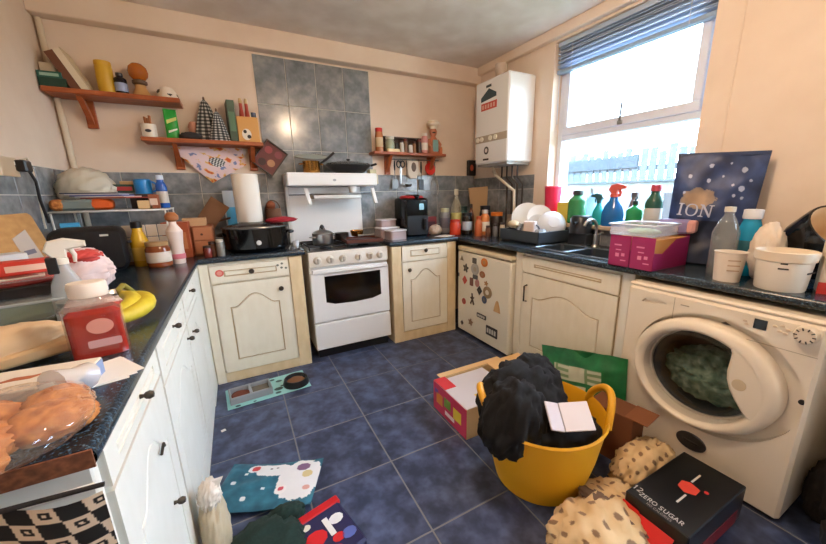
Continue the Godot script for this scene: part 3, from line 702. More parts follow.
func build_fridge():
	# front on x = 2.7237, local x runs towards the viewer
	var t = thing("fridge", "small white under-counter fridge covered in magnets", "fridge", Vector3(2.7237, 0, 0.549), -90)
	var w := 0.728; var fm = m("fridge_white")
	part("cabinet_body", B(Vector3(0.004, 0.03, -0.5), Vector3(w - 0.004, 0.805, -0.05), 0.004), fm, t)
	var d = part("door", PR(rrect(0, 0.025, w, 0.80, 0.012), 0.048, 0.012), fm, t, Vector3(0, 0, -0.048))
	part("handle_groove", B(Vector3(0.07, 0.797, -0.03), Vector3(0.62, 0.806, -0.012), 0.002), c(150, 142, 122, 0.5), d, Vector3(0, 0, 0.048))
	part("lid", B(Vector3(-0.003, 0.812, -0.5), Vector3(w + 0.003, 0.85, 0.004), 0.01), c(226, 212, 180, 0.4), t)
	for q in [0.03, w - 0.06]: part("foot", L([Vector2(0, 0), Vector2(0.015, 0), Vector2(0.015, 0.03), Vector2(0, 0.03)], 12), m("black_plastic"), t, Vector3(q + 0.01, 0, -0.09))
	part("hinge_cap", B(Vector3(0.008, 0.555, 0.0), Vector3(0.03, 0.59, 0.006), 0.002), m("black_plastic"), t)
	# magnets: [z, y, w, h, rgb, shape, label]
	var L0 := [
		[0.62, 0.742, 0.05, 0.045, [120, 112, 90], 3, "small olive triangle magnet at the fridge's top corner"],
		[0.684, 0.656, 0.085, 0.085, [72, 70, 60], 5, "dark flower-shaped magnet on the upper fridge door"],
		[0.815, 0.745, 0.06, 0.05, [96, 96, 92], 4, "small grey square magnet above the round plaque"],
		[0.825, 0.67, 0.115, 0.105, [172, 170, 160], 0, "round grey picture magnet on the upper fridge door"],
		[0.83, 0.60, 0.07, 0.04, [78, 80, 84], 4, "flat dark strip magnet under the round plaque"],
		[0.955, 0.752, 0.09, 0.075, [214, 124, 36], 0, "round orange fruit magnet"],
		[0.93, 0.642, 0.075, 0.06, [150, 96, 52], 6, "brown round magnet below the orange one"],
		[0.668, 0.54, 0.075, 0.085, [196, 70, 60], 7, "red diamond magnet near the fridge hinge"],
		[0.775, 0.545, 0.05, 0.075, [120, 76, 60], 4, "upright brown rectangle magnet beside the red diamond"],
		[0.86, 0.55, 0.06, 0.07, [176, 120, 112], 6, "pinkish oval magnet in the middle of the fridge door"],
		[0.985, 0.575, 0.055, 0.045, [170, 128, 76], 5, "small tan star magnet above the wreath"],
		[0.895, 0.492, 0.075, 0.085, [38, 46, 52], 7, "black diamond magnet in the middle of the fridge door"],
		[1.005, 0.50, 0.115, 0.105, [150, 126, 92], 8, "ring-shaped wreath magnet on the fridge door"],
		[0.658, 0.33, 0.06, 0.06, [176, 74, 66], 6, "small red round magnet on the lower fridge door"],
		[0.79, 0.385, 0.065, 0.11, [74, 62, 52], 9, "dark figure-shaped magnet on the lower fridge door"],
		[0.965, 0.425, 0.065, 0.07, [70, 92, 130], 6, "blue round magnet on the lower fridge door"],
		[1.135, 0.41, 0.085, 0.10, [206, 166, 112], 10, "tan bell-shaped magnet on the right of the fridge door"],
		[0.93, 0.262, 0.13, 0.04, [62, 64, 66], 4, "long dark word strip magnet on the lower fridge door"],
		[1.075, 0.165, 0.15, 0.085, [44, 46, 48], 4, "dark printed card magnet at the bottom of the fridge"],
		[0.63, 0.105, 0.045, 0.05, [70, 68, 66], 7, "tiny dark magnet at the fridge's lower left corner"],
		[0.768, 0.155, 0.07, 0.07, [150, 120, 92], 5, "tan star magnet low on the fridge door"]]
	for e in L0:
		var x := 0.0; var y := 0.0; var hw: float = e[2] / 2; var hh: float = e[3] / 2
		var pl := []
		match e[5]:
			3: pl = [Vector2(-hw, -hh), Vector2(hw, -hh), Vector2(0, hh)]
			4: pl = rrect(-hw, -hh, hw, hh, 0.006, 3)
			7: pl = [Vector2(-hw, 0), Vector2(0, -hh), Vector2(hw, 0), Vector2(0, hh)]
			5:
				for i in 20:
					var r := 1.0 if i % 4 < 2 else 0.62
					pl.append(Vector2(hw * r * cos(TAU * i / 20), hh * r * sin(TAU * i / 20)))
			9: pl = [Vector2(-hw * .5, -hh), Vector2(-hw * .1, -hh * .3), Vector2(hw * .5, -hh), Vector2(hw, -hh * .8), Vector2(hw * .4, 0), Vector2(hw, hh * .4), Vector2(hw * .3, hh * .4), Vector2(hw * .1, hh), Vector2(-hw * .4, hh), Vector2(-hw * .3, hh * .4), Vector2(-hw, hh * .2), Vector2(-hw * .3, -hh * .1), Vector2(-hw, -hh * .8)]
			10: pl = [Vector2(-hw, -hh), Vector2(hw, -hh), Vector2(hw * .7, 0), Vector2(hw * .35, hh * .8), Vector2(0, hh), Vector2(-hw * .35, hh * .8), Vector2(-hw * .7, 0)]
			_: pl = ell(0, 0, hw, hh, 18)
		var mg := thing("fridge_magnet", e[6], "magnet", Vector3(2.7232, e[1], e[0]), -90, "magnets on the fridge door")
		var col = c(e[4][0], e[4][1], e[4][2], 0.45)
		part("backing", PR(pl, 0.005, 0.0015), col, mg)
		var inner := []
		for p in pl: inner.append(p * 0.42)
		var alt: Color = Color8(e[4][0], e[4][1], e[4][2])
		var lum := alt.get_luminance()
		if e[5] in [0, 8, 5, 6, 7] : part("print", PR(inner, 0.0062, 0.001), c(222, 214, 196, 0.5) if e[5] == 8 else c(int(e[4][0] * 0.55 + 70), int(e[4][1] * 0.55 + 62), int(e[4][2] * 0.55 + 50), 0.5), mg)
		if e[5] == 4 and e[2] > 0.1:
			for k in 4: part("print", B(Vector3(-hw * 0.8 + k * hw * 0.42, -hh * 0.5, 0.005), Vector3(-hw * 0.8 + k * hw * 0.42 + hw * 0.3, hh * 0.5, 0.006)), c(198, 196, 188, 0.5), mg)

func build_washer():
	# front on x = 2.676; local x runs towards the viewer, local z out of the front
	var t = thing("washing_machine", "white front-loading washing machine with a dark round glass door", "washing machine", Vector3(2.676, 0, 2.222), -90)
	var w := 0.712; var wm = m("washer_white")
	var cz := 0.375; var cy := 0.512
	var body := CSGCombiner3D.new(); body.name = "body"
	var bb := CSGMesh3D.new(); bb.name = "shell"
	var st := B(Vector3(0, 0.02, -0.56), Vector3(w, 0.852, 0), 0.012); st.generate_normals(); bb.mesh = st.commit()
	body.add_child(bb)
	var cut := CSGPolygon3D.new(); cut.name = "recess"; cut.polygon = PackedVector2Array(ell(cz + 0.014, cy + 0.008, 0.312, 0.276, 48)); cut.depth = 0.2; cut.operation = CSGShape3D.OPERATION_SUBTRACTION; cut.position = Vector3(0, 0, 0.16)
	body.add_child(cut)
	var sc := CSGPolygon3D.new(); sc.name = "scoop"; sc.polygon = PackedVector2Array([Vector2(0.075, 0.782), Vector2(0.09, 0.80), Vector2(0.12, 0.81), Vector2(0.19, 0.806), Vector2(0.19, 0.795), Vector2(0.11, 0.785)]); sc.depth = 0.2; sc.operation = CSGShape3D.OPERATION_SUBTRACTION; sc.position = Vector3(0, 0, 0.185)
	body.add_child(sc)
	var hole := CSGPolygon3D.new(); hole.name = "drum_hole"; hole.polygon = PackedVector2Array(ell(cz - 0.022, cy - 0.012, 0.214, 0.198, 40)); hole.depth = 0.32; hole.operation = CSGShape3D.OPERATION_SUBTRACTION; hole.position = Vector3(0, 0, -0.02)
	body.add_child(hole)
	body.material_override = wm
	t.add_child(body)
	part("drawer_seam", B(Vector3(0.222, 0.735, -0.001), Vector3(0.2245, 0.838, 0.0012)), c(176, 164, 142, 0.5), t)
	part("panel_seam", B(Vector3(0.225, 0.733, -0.001), Vector3(w - 0.01, 0.7355, 0.0012)), c(186, 174, 152, 0.5), t)
	part("kick_panel", B(Vector3(0.02, 0.0, -0.5), Vector3(w - 0.02, 0.022, -0.03)), c(60, 58, 56), t)
	# door ring
	var ring := S()
	var prof := [[0.286, 0.256, -0.036], [0.284, 0.254, 0.012], [0.274, 0.244, 0.03], [0.252, 0.228, 0.040], [0.236, 0.216, 0.036], [0.226, 0.208, 0.016], [0.220, 0.203, -0.034]]
	ring.set_smooth_group(2)
	var n := 56
	for i in prof.size() - 1:
		for k in n:
			var q := []
			for e in [[i, k], [i + 1, k], [i + 1, k + 1], [i, k + 1]]:
				var a = TAU * e[1] / n; var pf = prof[e[0]]
				q.append(Vector3(cz - 0.012 + pf[0] * cos(a) - 0.01 * float(e[0] >= 3), cy + pf[1] * sin(a) - 0.012 * float(e[0] >= 3), pf[2]))
			var mid: Vector3 = (q[0] + q[2]) * 0.5
			var am := TAU * (k + 0.5) / n
			var dr := Vector3(cos(am), sin(am), 0)
			face(ring, q, dr * (1.0 if i < 2 else (0.0 if i == 2 else -1.0)) + Vector3(0, 0, 1.0 if i in [1, 2, 3] else 0.2))
	var door = part("door", ring, wm, t)
	# glass bowl bulging inward and the drum behind
	triplanar("washing", tex(64, 64, func(x, y): return lerp3(Color8(62, 104, 94), Color8(168, 190, 168), 0.5 + 1.6 * tile_noise(x, y, 64, 3.0, 97))), 4.0, 0.95, false)
	var gl := S()
	lathe(gl, [Vector2(0, 0.0), Vector2(0.10, 0.004), Vector2(0.17, 0.016), Vector2(0.205, 0.035), Vector2(0.222, 0.052)], 40, Vector3.ZERO, 1.0, 0.93)
	part("glass", gl, glassy(46, 54, 52, 0.18, 0.04), door, Vector3(cz - 0.022, cy - 0.012, -0.036), Vector3(90, 0, 0))
	var dm := S()
	lathe(dm, [Vector2(0, 0), Vector2(0.19, 0.0), Vector2(0.205, 0.02), Vector2(0.208, 0.29)], 36, Vector3.ZERO, 1.0, 0.93)
	part("drum", dm, c(70, 72, 72, 0.4, 0.5), t, Vector3(cz - 0.022, cy - 0.012, -0.335), Vector3(90, 0, 0))
	# wide grip on the right of the ring
	var grip := [Vector2(cz + 0.085, cy + 0.195)]
	for p in [[0.1, 0.155], [0.099, 0.12], [0.096, 0.08], [0.1, 0.04], [0.114, 0.0], [0.138, -0.04], [0.168, -0.08], [0.2, -0.108]]: grip.append(Vector2(cz + p[0], cy + p[1]))
	for i in 15:
		var a := deg_to_rad(lerp(-27.0, 60.0, i / 14.0))
		grip.append(Vector2(cz - 0.012 + 0.252 * cos(a), cy + 0.226 * sin(a)))
	part("door_grip", PR(grip, 0.03, 0.01), wm, door, Vector3(0, 0, 0.008))
	part("grip_dimple", PR(ell(cz + 0.145, cy + 0.035, 0.024, 0.024, 20), 0.002, 0.001), c(204, 186, 154, 0.5), door, Vector3(0, 0, 0.0375))
	part("door_catch", PR(ell(cz + 0.312, cy + 0.03, 0.01, 0.01, 12), 0.006), m("black_plastic"), t, Vector3(0, 0, -0.03))
	# controls
	part("display", B(Vector3(0.513, 0.788, 0), Vector3(0.553, 0.828, 0.002), 0.0005), m("black_gloss"), t)
	for e in [[0.575, 0.815], [0.595, 0.822], [0.612, 0.812], [0.59, 0.80], [0.606, 0.796], [0.485, 0.81], [0.492, 0.797]]:
		part("button", PR(ell(e[0], e[1], 0.007, 0.005, 12), 0.004, 0.001), c(222, 204, 178, 0.4), t)
	var dial = part("programme_dial", L([Vector2(0, 0.028), Vector2(0.028, 0.027), Vector2(0.032, 0.02), Vector2(0.034, 0.0)], 28), c(222, 210, 190, 0.3), t, Vector3(0.662, 0.812, 0), Vector3(90, 0, 0))
	for i in 10:
		var a := TAU * i / 10.0
		part("dial_mark", B(Vector3(-0.002, 0, -0.005), Vector3(0.002, 0.0016, 0.005)), c(52, 46, 40), dial, Vector3(0.024 * cos(a), 0.027, 0.024 * sin(a)), Vector3(0, rad_to_deg(-a) + 90, 0))
	part("logo", PR([Vector2(0.41, 0.775), Vector2(0.425, 0.784), Vector2(0.445, 0.774), Vector2(0.43, 0.772)], 0.0015), c(80, 74, 68), t)
	part("drawer_print", B(Vector3(0.25, 0.808, 0), Vector3(0.285, 0.813, 0.001)), c(170, 156, 134), t)
	var fc = part("filter_cap", PR(ell(0.385, 0.17, 0.062, 0.042, 24), 0.008, 0.003), c(48, 46, 48, 0.4), t)
	part("cap_slot", B(Vector3(0.355, 0.165, 0.008), Vector3(0.415, 0.176, 0.011), 0.001), c(30, 30, 32, 0.4), fc)
	var lid = part("top_panel", B(Vector3(0.0, 0.852, -0.56), Vector3(w, 0.872, -0.004), 0.008), wm, t)
	# washing inside
	single("laundry", "dark green washing seen through the washing machine glass", "clothes", heap(Vector3(0.08, 0.115, 0.16), 0.3, 2.2, 15), m("washing"), Vector3(2.84, 0.455, 2.58))

func build_boiler():
	# mounted on the window wall, logo side faces the room (-x)
	var t = thing("wall_boiler", "white wall-mounted gas boiler with a logo high in the corner", "boiler", Vector3(3.0, 1.585, 0.42), -90)
	var w := 0.45; var h := 0.70
	part("casing", B(Vector3(0, 0, -0.295), Vector3(w, h, 0), 0.012), m("appliance"), t)
	part("lower_casing", B(Vector3(0.02, -0.02, -0.28), Vector3(w - 0.02, 0.0, -0.02)), c(150, 146, 138, 0.5), t)
	var cpn = part("control_strip", B(Vector3(0.004, 0.185, 0.0), Vector3(w - 0.004, 0.245, 0.004), 0.002), c(178, 166, 146, 0.4), t)
	for e in [0.05, 0.11, 0.23, 0.30]:
		part("dial", PR(ell(e, 0.215, 0.022, 0.02, 16), 0.012, 0.003), c(236, 230, 214, 0.35), cpn, Vector3(0, 0, 0.004))
	# logo: a dark roof with a chimney over red lettering
	part("logo", PR([Vector2(0.08, 0.53), Vector2(0.29, 0.545), Vector2(0.29, 0.575), Vector2(0.19, 0.625), Vector2(0.08, 0.565)], 0.0015), c(52, 70, 76), t)
	part("logo", B(Vector3(0.15, 0.635, 0), Vector3(0.22, 0.655, 0.0015)), c(60, 74, 78), t)
	part("logo", B(Vector3(0.085, 0.455, 0), Vector3(0.30, 0.515, 0.0015)), c(206, 82, 66), t)
	for i in 5: part("lettering", B(Vector3(0.1 + 0.038 * i, 0.468, 0.0015), Vector3(0.122 + 0.038 * i, 0.502, 0.0022)), c(226, 176, 158), t)
	part("emblem", PR(ell(0.17, 0.115, 0.034, 0.034, 24), 0.002), c(80, 80, 82), t)
	part("emblem", PR(ell(0.17, 0.115, 0.018, 0.018, 20), 0.003), c(226, 222, 214), t)
	part("lettering", B(Vector3(0.125, 0.03, 0), Vector3(0.205, 0.046, 0.0015)), c(46, 46, 48), t)
	part("flue", L([Vector2(0, 0), Vector2(0.05, 0), Vector2(0.05, 0.08), Vector2(0.056, 0.1), Vector2(0.056, 0.15), Vector2(0, 0.15)], 20), c(196, 176, 156, 0.5), t, Vector3(0.14, h, -0.17))
	var pp = thing("condensate_pipe", "cream plastic waste pipe angling down from under the boiler", "pipe", Vector3(3.15, 0, 0))
	part("pipe", T([Vector3(0, 1.565, 0.50), Vector3(0, 1.50, 0.53), Vector3(0.02, 1.34, 0.79), Vector3(0.02, 1.20, 0.80), Vector3(0.02, TOP, 0.80)], 0.013, 10), c(222, 210, 190, 0.5), pp)
	part("collar", T([Vector3(0.0, 1.53, 0.516), Vector3(0, 1.49, 0.545)], 0.018, 10), c(206, 192, 170, 0.5), pp)
	for i in 4:
		single("copper_pipe", ["first", "second", "third", "fourth"][i] + " thin pipe from the corner dropping under the boiler", "pipe", T([Vector3(3.2, 1.566, 0.58 + 0.07 * i), Vector3(3.2, 1.46, 0.58 + 0.07 * i), Vector3(3.27, 1.40, 0.58 + 0.07 * i), Vector3(3.27, TOP, 0.58 + 0.07 * i)], 0.008, 8), c(70, 66, 64, 0.5), Vector3.ZERO, Vector3.ZERO, "pipes under the boiler")
	var mt = thing("thermostat_box", "small black control box with a red face in the back corner", "control box", Vector3(3.19, 1.51, 0.0))
	part("case", B(Vector3(0, 0, 0.008), Vector3(0.10, 0.16, 0.05), 0.005), m("black_plastic"), mt)
	part("dial", PR(ell(0.04, 0.08, 0.02, 0.032, 16), 0.004), c(190, 82, 52), mt, Vector3(0, 0, 0.05))

# ------------------------------------------------------------------ small goods
func bottle(called: String, label: String, cat: String, pos: Vector3, r: float, h: float, body: Material, cap: Material, lab = null, neck := 0.4, shoulder := 0.68, group := "", sz := 1.0, contents = null):
	var t = thing(called, label, cat, pos, 0, group)
	var rn := r * neck
	var hc := h * 0.14
	var hb := h - hc
	part("body", L([Vector2(0, 0), Vector2(r * 0.92, 0), Vector2(r, 0.006), Vector2(r, h * shoulder * 0.93), Vector2(r * 0.93, h * shoulder), Vector2(lerp(r, rn, 0.75), lerp(h * shoulder, hb, 0.55)), Vector2(rn, lerp(h * shoulder, hb, 0.75)), Vector2(rn, hb)], 20, 1.0, sz), body, t)
	part("cap", L([Vector2(rn * 1.1, 0), Vector2(rn * 1.15, hc * 0.15), Vector2(rn * 1.1, hc * 0.95), Vector2(rn * 0.9, hc), Vector2(0, hc)], 18, 1.0, sz), cap, t, Vector3(0, hb, 0))
	if lab != null: part("label", L([Vector2(r * 1.005, 0), Vector2(r * 1.012, 0.001), Vector2(r * 1.012, h * shoulder * 0.5), Vector2(r * 1.005, h * shoulder * 0.5 + 0.001)], 20, 1.0, sz), lab, t, Vector3(0, h * shoulder * 0.22, 0))
	if contents != null: part("contents", L([Vector2(0, 0.004), Vector2(r * 0.9, 0.005), Vector2(r * 0.93, h * shoulder * 0.6), Vector2(0, h * shoulder * 0.6)], 18, 1.0, sz), contents, t)
	return t
func jar(called: String, label: String, cat: String, pos: Vector3, r: float, h: float, body: Material, lid: Material, lab = null, group := "", contents = null):
	var t = thing(called, label, cat, pos, 0, group)
	var hl := h * 0.16
	part("body", L([Vector2(0, 0), Vector2(r * 0.9, 0), Vector2(r, r * 0.12), Vector2(r, (h - hl) * 0.84), Vector2(r * 0.84, h - hl)], 20), body, t)
	part("lid", L([Vector2(r * 0.9, 0), Vector2(r * 0.92, hl * 0.9), Vector2(r * 0.86, hl), Vector2(0, hl)], 20), lid, t, Vector3(0, h - hl, 0))
	if lab != null: part("label", L([Vector2(r * 1.003, 0), Vector2(r * 1.012, 0.001), Vector2(r * 1.012, h * 0.4), Vector2(r * 1.003, h * 0.4 + 0.001)], 20), lab, t, Vector3(0, h * 0.2, 0))
	if contents != null: part("contents", L([Vector2(0, 0.004), Vector2(r * 0.86, 0.005), Vector2(r * 0.93, r * 0.15), Vector2(r * 0.93, h * 0.62), Vector2(0, h * 0.62)], 18), contents, t)
	return t
func spray(called: String, label: String, pos: Vector3, r: float, h: float, body: Material, head: Material, ry := 0.0, group := "", lab = null):
	var t = thing(called, label, "spray bottle", pos, ry, group)
	part("body", L([Vector2(0, 0), Vector2(r * 0.92, 0), Vector2(r, 0.008), Vector2(r, h * 0.3), Vector2(r * 0.86, h * 0.45), Vector2(r * 0.42, h * 0.62), Vector2(r * 0.34, h * 0.70)], 20, 1.0, 0.75), body, t)
	part("collar", L([Vector2(r * 0.42, 0), Vector2(r * 0.42, h * 0.07), Vector2(r * 0.3, h * 0.08)], 16), head, t, Vector3(0, h * 0.69, 0))
	var hd := S()
	var k := h
	prism(hd, PackedVector2Array([Vector2(-0.13 * k, 0.86 * k), Vector2(-0.06 * k, 0.76 * k), Vector2(0.06 * k, 0.76 * k), Vector2(0.07 * k, 0.86 * k), Vector2(0.25 * k, 0.885 * k), Vector2(0.25 * k, 0.95 * k), Vector2(0.06 * k, 1.0 * k), Vector2(-0.08 * k, 0.97 * k)]), r * 0.6, 0.004, Transform3D(Basis.IDENTITY, Vector3(0, 0, -r * 0.3)))
	part("spray_head", hd, head, t)
	part("trigger", T([Vector3(0.1 * k, 0.87 * k, 0), Vector3(0.13 * k, 0.79 * k, 0), Vector3(0.12 * k, 0.7 * k, 0)], [r * 0.16, r * 0.15, r * 0.1], 6), head, t)
	if lab != null: part("label", L([Vector2(r * 1.004, 0), Vector2(r * 1.015, 0.001), Vector2(r * 1.015, h * 0.2), Vector2(r * 1.004, h * 0.201)], 20, 1.0, 0.76), lab, t, Vector3(0, h * 0.07, 0))
	return t
func carton(called: String, label: String, cat: String, pos: Vector3, size: Vector3, mat: Material, ry := 0.0, band = null, tilt := Vector3.ZERO, group := ""):
	var t = thing(called, label, cat, pos, ry, group)
	if tilt != Vector3.ZERO: t.rotation_degrees = Vector3(tilt.x, ry, tilt.z)
	part("box", B(Vector3(-size.x / 2, 0, -size.z / 2), Vector3(size.x / 2, size.y, size.z / 2), 0.002), mat, t)
	if band != null: part("print", B(Vector3(-size.x * 0.38, size.y * 0.25, size.z / 2 - 0.001), Vector3(size.x * 0.38, size.y * 0.72, size.z / 2 + 0.0008)), band, t)
	return t
func pot(called: String, label: String, pos: Vector3, r: float, h: float, mat: Material, ry := 0.0, long_handle := 0.0, handle_mat: Material = null, cat := "saucepan"):
	var t = thing(called, label, cat, pos, ry)
	part("body", L([Vector2(0, 0), Vector2(r * 0.92, 0), Vector2(r, 0.01), Vector2(r, h), Vector2(r * 1.03, h + 0.003), Vector2(r * 0.97, h), Vector2(r * 0.97, 0.012), Vector2(0, 0.008)], 28), mat, t)
	if long_handle > 0.0: part("handle", T([Vector3(r * 0.95, h * 0.75, 0), Vector3(r + long_handle * 0.3, h * 0.9, 0), Vector3(r + long_handle, h * 1.25, 0)], [0.009, 0.011, 0.012], 8), handle_mat, t)
	else:
		for s in [-1, 1]: part("handle", T(arc(Vector3(s * r, h * 0.78, 0), Vector3(s * 0.03, 0, 0), Vector3(0, 0, 0.03), -90, 90, 8), 0.005, 6), handle_mat if handle_mat else mat, t)
	return t
func lid(parent, r: float, y: float, mat: Material, knobmat: Material):
	var l = part("lid", L([Vector2(r, 0), Vector2(r, 0.006), Vector2(r * 0.8, 0.02), Vector2(r * 0.3, 0.034), Vector2(0, 0.036)], 28), mat, parent, Vector3(0, y, 0))
	part("lid_knob", L([Vector2(0.008, 0), Vector2(0.008, 0.012), Vector2(0.018, 0.018), Vector2(0.016, 0.028), Vector2(0, 0.03)], 14), knobmat, l, Vector3(0, 0.034, 0))
	return l

func build_shelves():
	for e in [["upper left wooden wall shelf in the corner", 0.01, 0.69, 1.955, 0.03, 0.2, [0.14]], ["lower left wooden wall shelf holding the checked tea cosy", 0.435, 1.178, 1.70, 0.028, 0.2, [0.585, 1.075]], ["small wooden wall shelf of spices right of the cooker hood", 2.085, 2.845, 1.683, 0.026, 0.15, [2.235, 2.7]]]:
		var t = thing("wall_shelf", e[0], "shelf", Vector3(0, e[3], 0), 0, "wooden wall shelves")
		part("board", B(Vector3(e[1], 0, 0), Vector3(e[2], e[4], e[5]), 0.004), m("shelf_wood"), t)
		for bxx in e[6]:
			var dp: float = e[5] * 0.85
			var b = part("bracket", B(Vector3(bxx, -0.17, 0), Vector3(bxx + 0.055, 0, 0.022), 0.003), m("shelf_wood"), t)
			var st := S()
			prism(st, PackedVector2Array([Vector2(0.022, -0.15), Vector2(dp, -0.004), Vector2(dp - 0.045, -0.004), Vector2(0.022, -0.1)]), 0.028, 0.0, Transform3D(Basis(Vector3(0, 0, 1), Vector3(0, 1, 0), Vector3(-1, 0, 0)), Vector3(bxx + 0.04, 0, 0)))
			part("brace", st, m("shelf_wood"), b)
	# ---- upper left shelf
	var y := 1.985
	carton("storage_tin", "long dark green tin on the upper left shelf", "tin", Vector3(0.068, y, 0.12), Vector3(0.125, 0.05, 0.14), c(22, 62, 50, 0.4), 0)
	carton("storage_tin", "flat teal tin with a pale rim stacked on the green tin", "tin", Vector3(0.06, y + 0.05, 0.12), Vector3(0.11, 0.035, 0.13), c(28, 92, 78, 0.4), 0, c(150, 186, 170, 0.4))
	carton("small_box", "small greyish white box on top of the shelf tins", "box", Vector3(0.05, y + 0.085, 0.11), Vector3(0.07, 0.055, 0.08), c(198, 184, 160, 0.6), 0)
	var bk = thing("book", "thick brown book with white pages leaning on the upper left shelf", "book", Vector3(0.235, y, 0.1)); bk.rotation_degrees.z = 24
	part("cover", B(Vector3(-0.085, 0, -0.08), Vector3(-0.04, 0.245, 0.08), 0.001), c(112, 70, 50, 0.6), bk)
	part("pages", B(Vector3(-0.04, 0.004, -0.075), Vector3(-0.005, 0.24, 0.085), 0.001), c(226, 214, 190, 0.85), bk)
	part("cover", B(Vector3(-0.005, 0, -0.08), Vector3(0, 0.245, 0.088), 0.001), c(206, 190, 160, 0.6), bk)
	bottle("squeeze_bottle", "plain mustard yellow flat-topped container on the upper shelf", "bottle", Vector3(0.30, y, 0.1), 0.045, 0.195, c(214, 170, 44, 0.4), c(218, 172, 44, 0.4), null, 0.85, 0.86)
	bottle("sauce_bottle", "short dark bottle with a blue and white label on the upper shelf", "bottle", Vector3(0.375, y, 0.11), 0.034, 0.135, c(26, 24, 34, 0.2), c(40, 36, 40, 0.3), c(150, 164, 196, 0.6), 0.5, 0.75)
	var fg = thing("ornament", "amber glass ball ornament on a beige stand on the upper shelf", "ornament", Vector3(0.475, y, 0.1))
	part("stand", L([Vector2(0, 0), Vector2(0.056, 0), Vector2(0.045, 0.03), Vector2(0.03, 0.06), Vector2(0.032, 0.075), Vector2(0, 0.075)], 20), c(196, 150, 92, 0.5), fg)
	part("band", L([Vector2(0.03, 0.075), Vector2(0.042, 0.085), Vector2(0.042, 0.1), Vector2(0.03, 0.108)], 20), c(92, 66, 44, 0.4), fg)
	part("ball", L([Vector2(0, 0.1), Vector2(0.03, 0.106), Vector2(0.05, 0.13), Vector2(0.055, 0.155), Vector2(0.048, 0.185), Vector2(0.028, 0.205), Vector2(0, 0.212)], 22), c(176, 98, 30, 0.15), fg)
	var fb = thing("football_bowl", "upturned white bowl with black football patches on the upper shelf", "bowl", Vector3(0.615, y, 0.1))
	part("dome", L([Vector2(0.064, 0), Vector2(0.064, 0.012), Vector2(0.056, 0.05), Vector2(0.036, 0.076), Vector2(0, 0.086)], 24), c(226, 214, 196, 0.4), fb)
	for q in [[0, 0.03], [70, 0.045], [-65, 0.035], [180, 0.05]]:
		var a := deg_to_rad(q[0] + 70.0)
		part("patch", L([Vector2(0.017, 0), Vector2(0.014, 0.003), Vector2(0, 0.004)], 5), c(34, 28, 26, 0.4), fb, Vector3(0.056 * cos(a), q[1], 0.056 * sin(a))).basis = Basis(Quaternion(Vector3.UP, Vector3(cos(a), 0.45, sin(a)).normalized()))
	# ---- lower left shelf
	y = 1.728
	var mg = thing("utensil_pot", "white ceramic pot with a dark badge holding brown pegs", "pot", Vector3(0.478, y, 0.11))
	part("body", L([Vector2(0, 0), Vector2(0.042, 0), Vector2(0.044, 0.09), Vector2(0.04, 0.09), Vector2(0.038, 0.01), Vector2(0, 0.01)], 20), c(226, 218, 202, 0.3), mg)
	part("badge", PR(ell(0, 0.045, 0.018, 0.01, 16), 0.003), c(50, 52, 64), mg, Vector3(0, 0, 0.042))
	for q in [[-0.012, 0.14], [0.012, 0.145], [0.0, 0.13]]: part("peg", T([Vector3(q[0], 0.012, q[0]), Vector3(q[0] * 1.3, q[1], q[0])], 0.008, 6), c(176, 110, 62), mg)
	var gp = thing("snack_packet", "bright green foil packet standing on the lower left shelf", "packet", Vector3(0.61, y, 0.1), 15)
	part("pouch", pouch(0.08, 0.075, 0.2, 0.04, 3), c(30, 156, 52, 0.35), gp)
	part("print", PR([Vector2(-0.03, 0.10), Vector2(0.03, 0.13), Vector2(0.03, 0.15), Vector2(-0.03, 0.125)], 0.002), c(206, 216, 120), gp, Vector3(0, 0, 0.019))
	part("print", PR([Vector2(-0.028, 0.04), Vector2(0.026, 0.065), Vector2(0.026, 0.075), Vector2(-0.028, 0.055)], 0.002), c(220, 230, 210), gp, Vector3(0, 0, 0.022))
	single("folded_pouch", "dark grey folded fabric pouch lying on the lower left shelf", "pouch", heap(Vector3(0.07, 0.03, 0.05), 0.15, 1.6, 21, -0.024), c(58, 56, 58, 0.9), Vector3(0.715, y + 0.024, 0.1))
	single("ornament", "small pink and beige ornament behind the grey pouch", "ornament", heap(Vector3(0.03, 0.045, 0.03), 0.2, 2.0, 22, -0.04), c(196, 140, 116, 0.6), Vector3(0.735, y + 0.09, 0.05))
	var chk := printed("check", tex(96, 96, func(x, yy):
		var a = (x / 4) % 2; var b = (yy / 4) % 2
		return Color8(40, 44, 48) if a == 0 and b == 0 else (Color8(92, 94, 94) if a != b else Color8(196, 198, 194))), 0.95)
	for e in [["tea_cosy", "tall checked fabric tea cosy coming to a point on the shelf", 0.825, 0.098, 0.295, 0.07], ["tea_cosy", "shorter blue checked tea cosy in front of the tall one", 0.895, 0.07, 0.21, 0.14]]:
		var t = thing(e[0], e[1], "tea cosy", Vector3(e[2], y, e[5]))
		var st := S()
		var rr: float = e[3]; var hh: float = e[4]
		sheet(st, func(u, v): return Vector3(cos(u * TAU) * rr, 0, sin(u * TAU) * rr * 0.6) * pow(1.0 - v, 0.62) * (1.0 + 0.06 * cos(u * TAU * 5.0)) + Vector3(0, v * hh, 0), 40, 14)
		part("cover", st, m("check"), t)
		part("tassel", L([Vector2(0, 0), Vector2(0.008, 0.005), Vector2(0.006, 0.02), Vector2(0, 0.026)], 10), c(120, 96, 80), t, Vector3(0, hh - 0.01, 0))
	carton("cookery_book", "tall dark green book standing on end beside the tea cosies", "book", Vector3(0.985, y, 0.09), Vector3(0.05, 0.285, 0.15), c(26, 66, 46, 0.4), 4, c(70, 110, 80, 0.5))
	var wb = carton("wooden_box", "light wooden box with a panda picture on the lower left shelf", "box", Vector3(1.09, y, 0.1), Vector3(0.145, 0.18, 0.12), c(212, 158, 88, 0.6), 0)
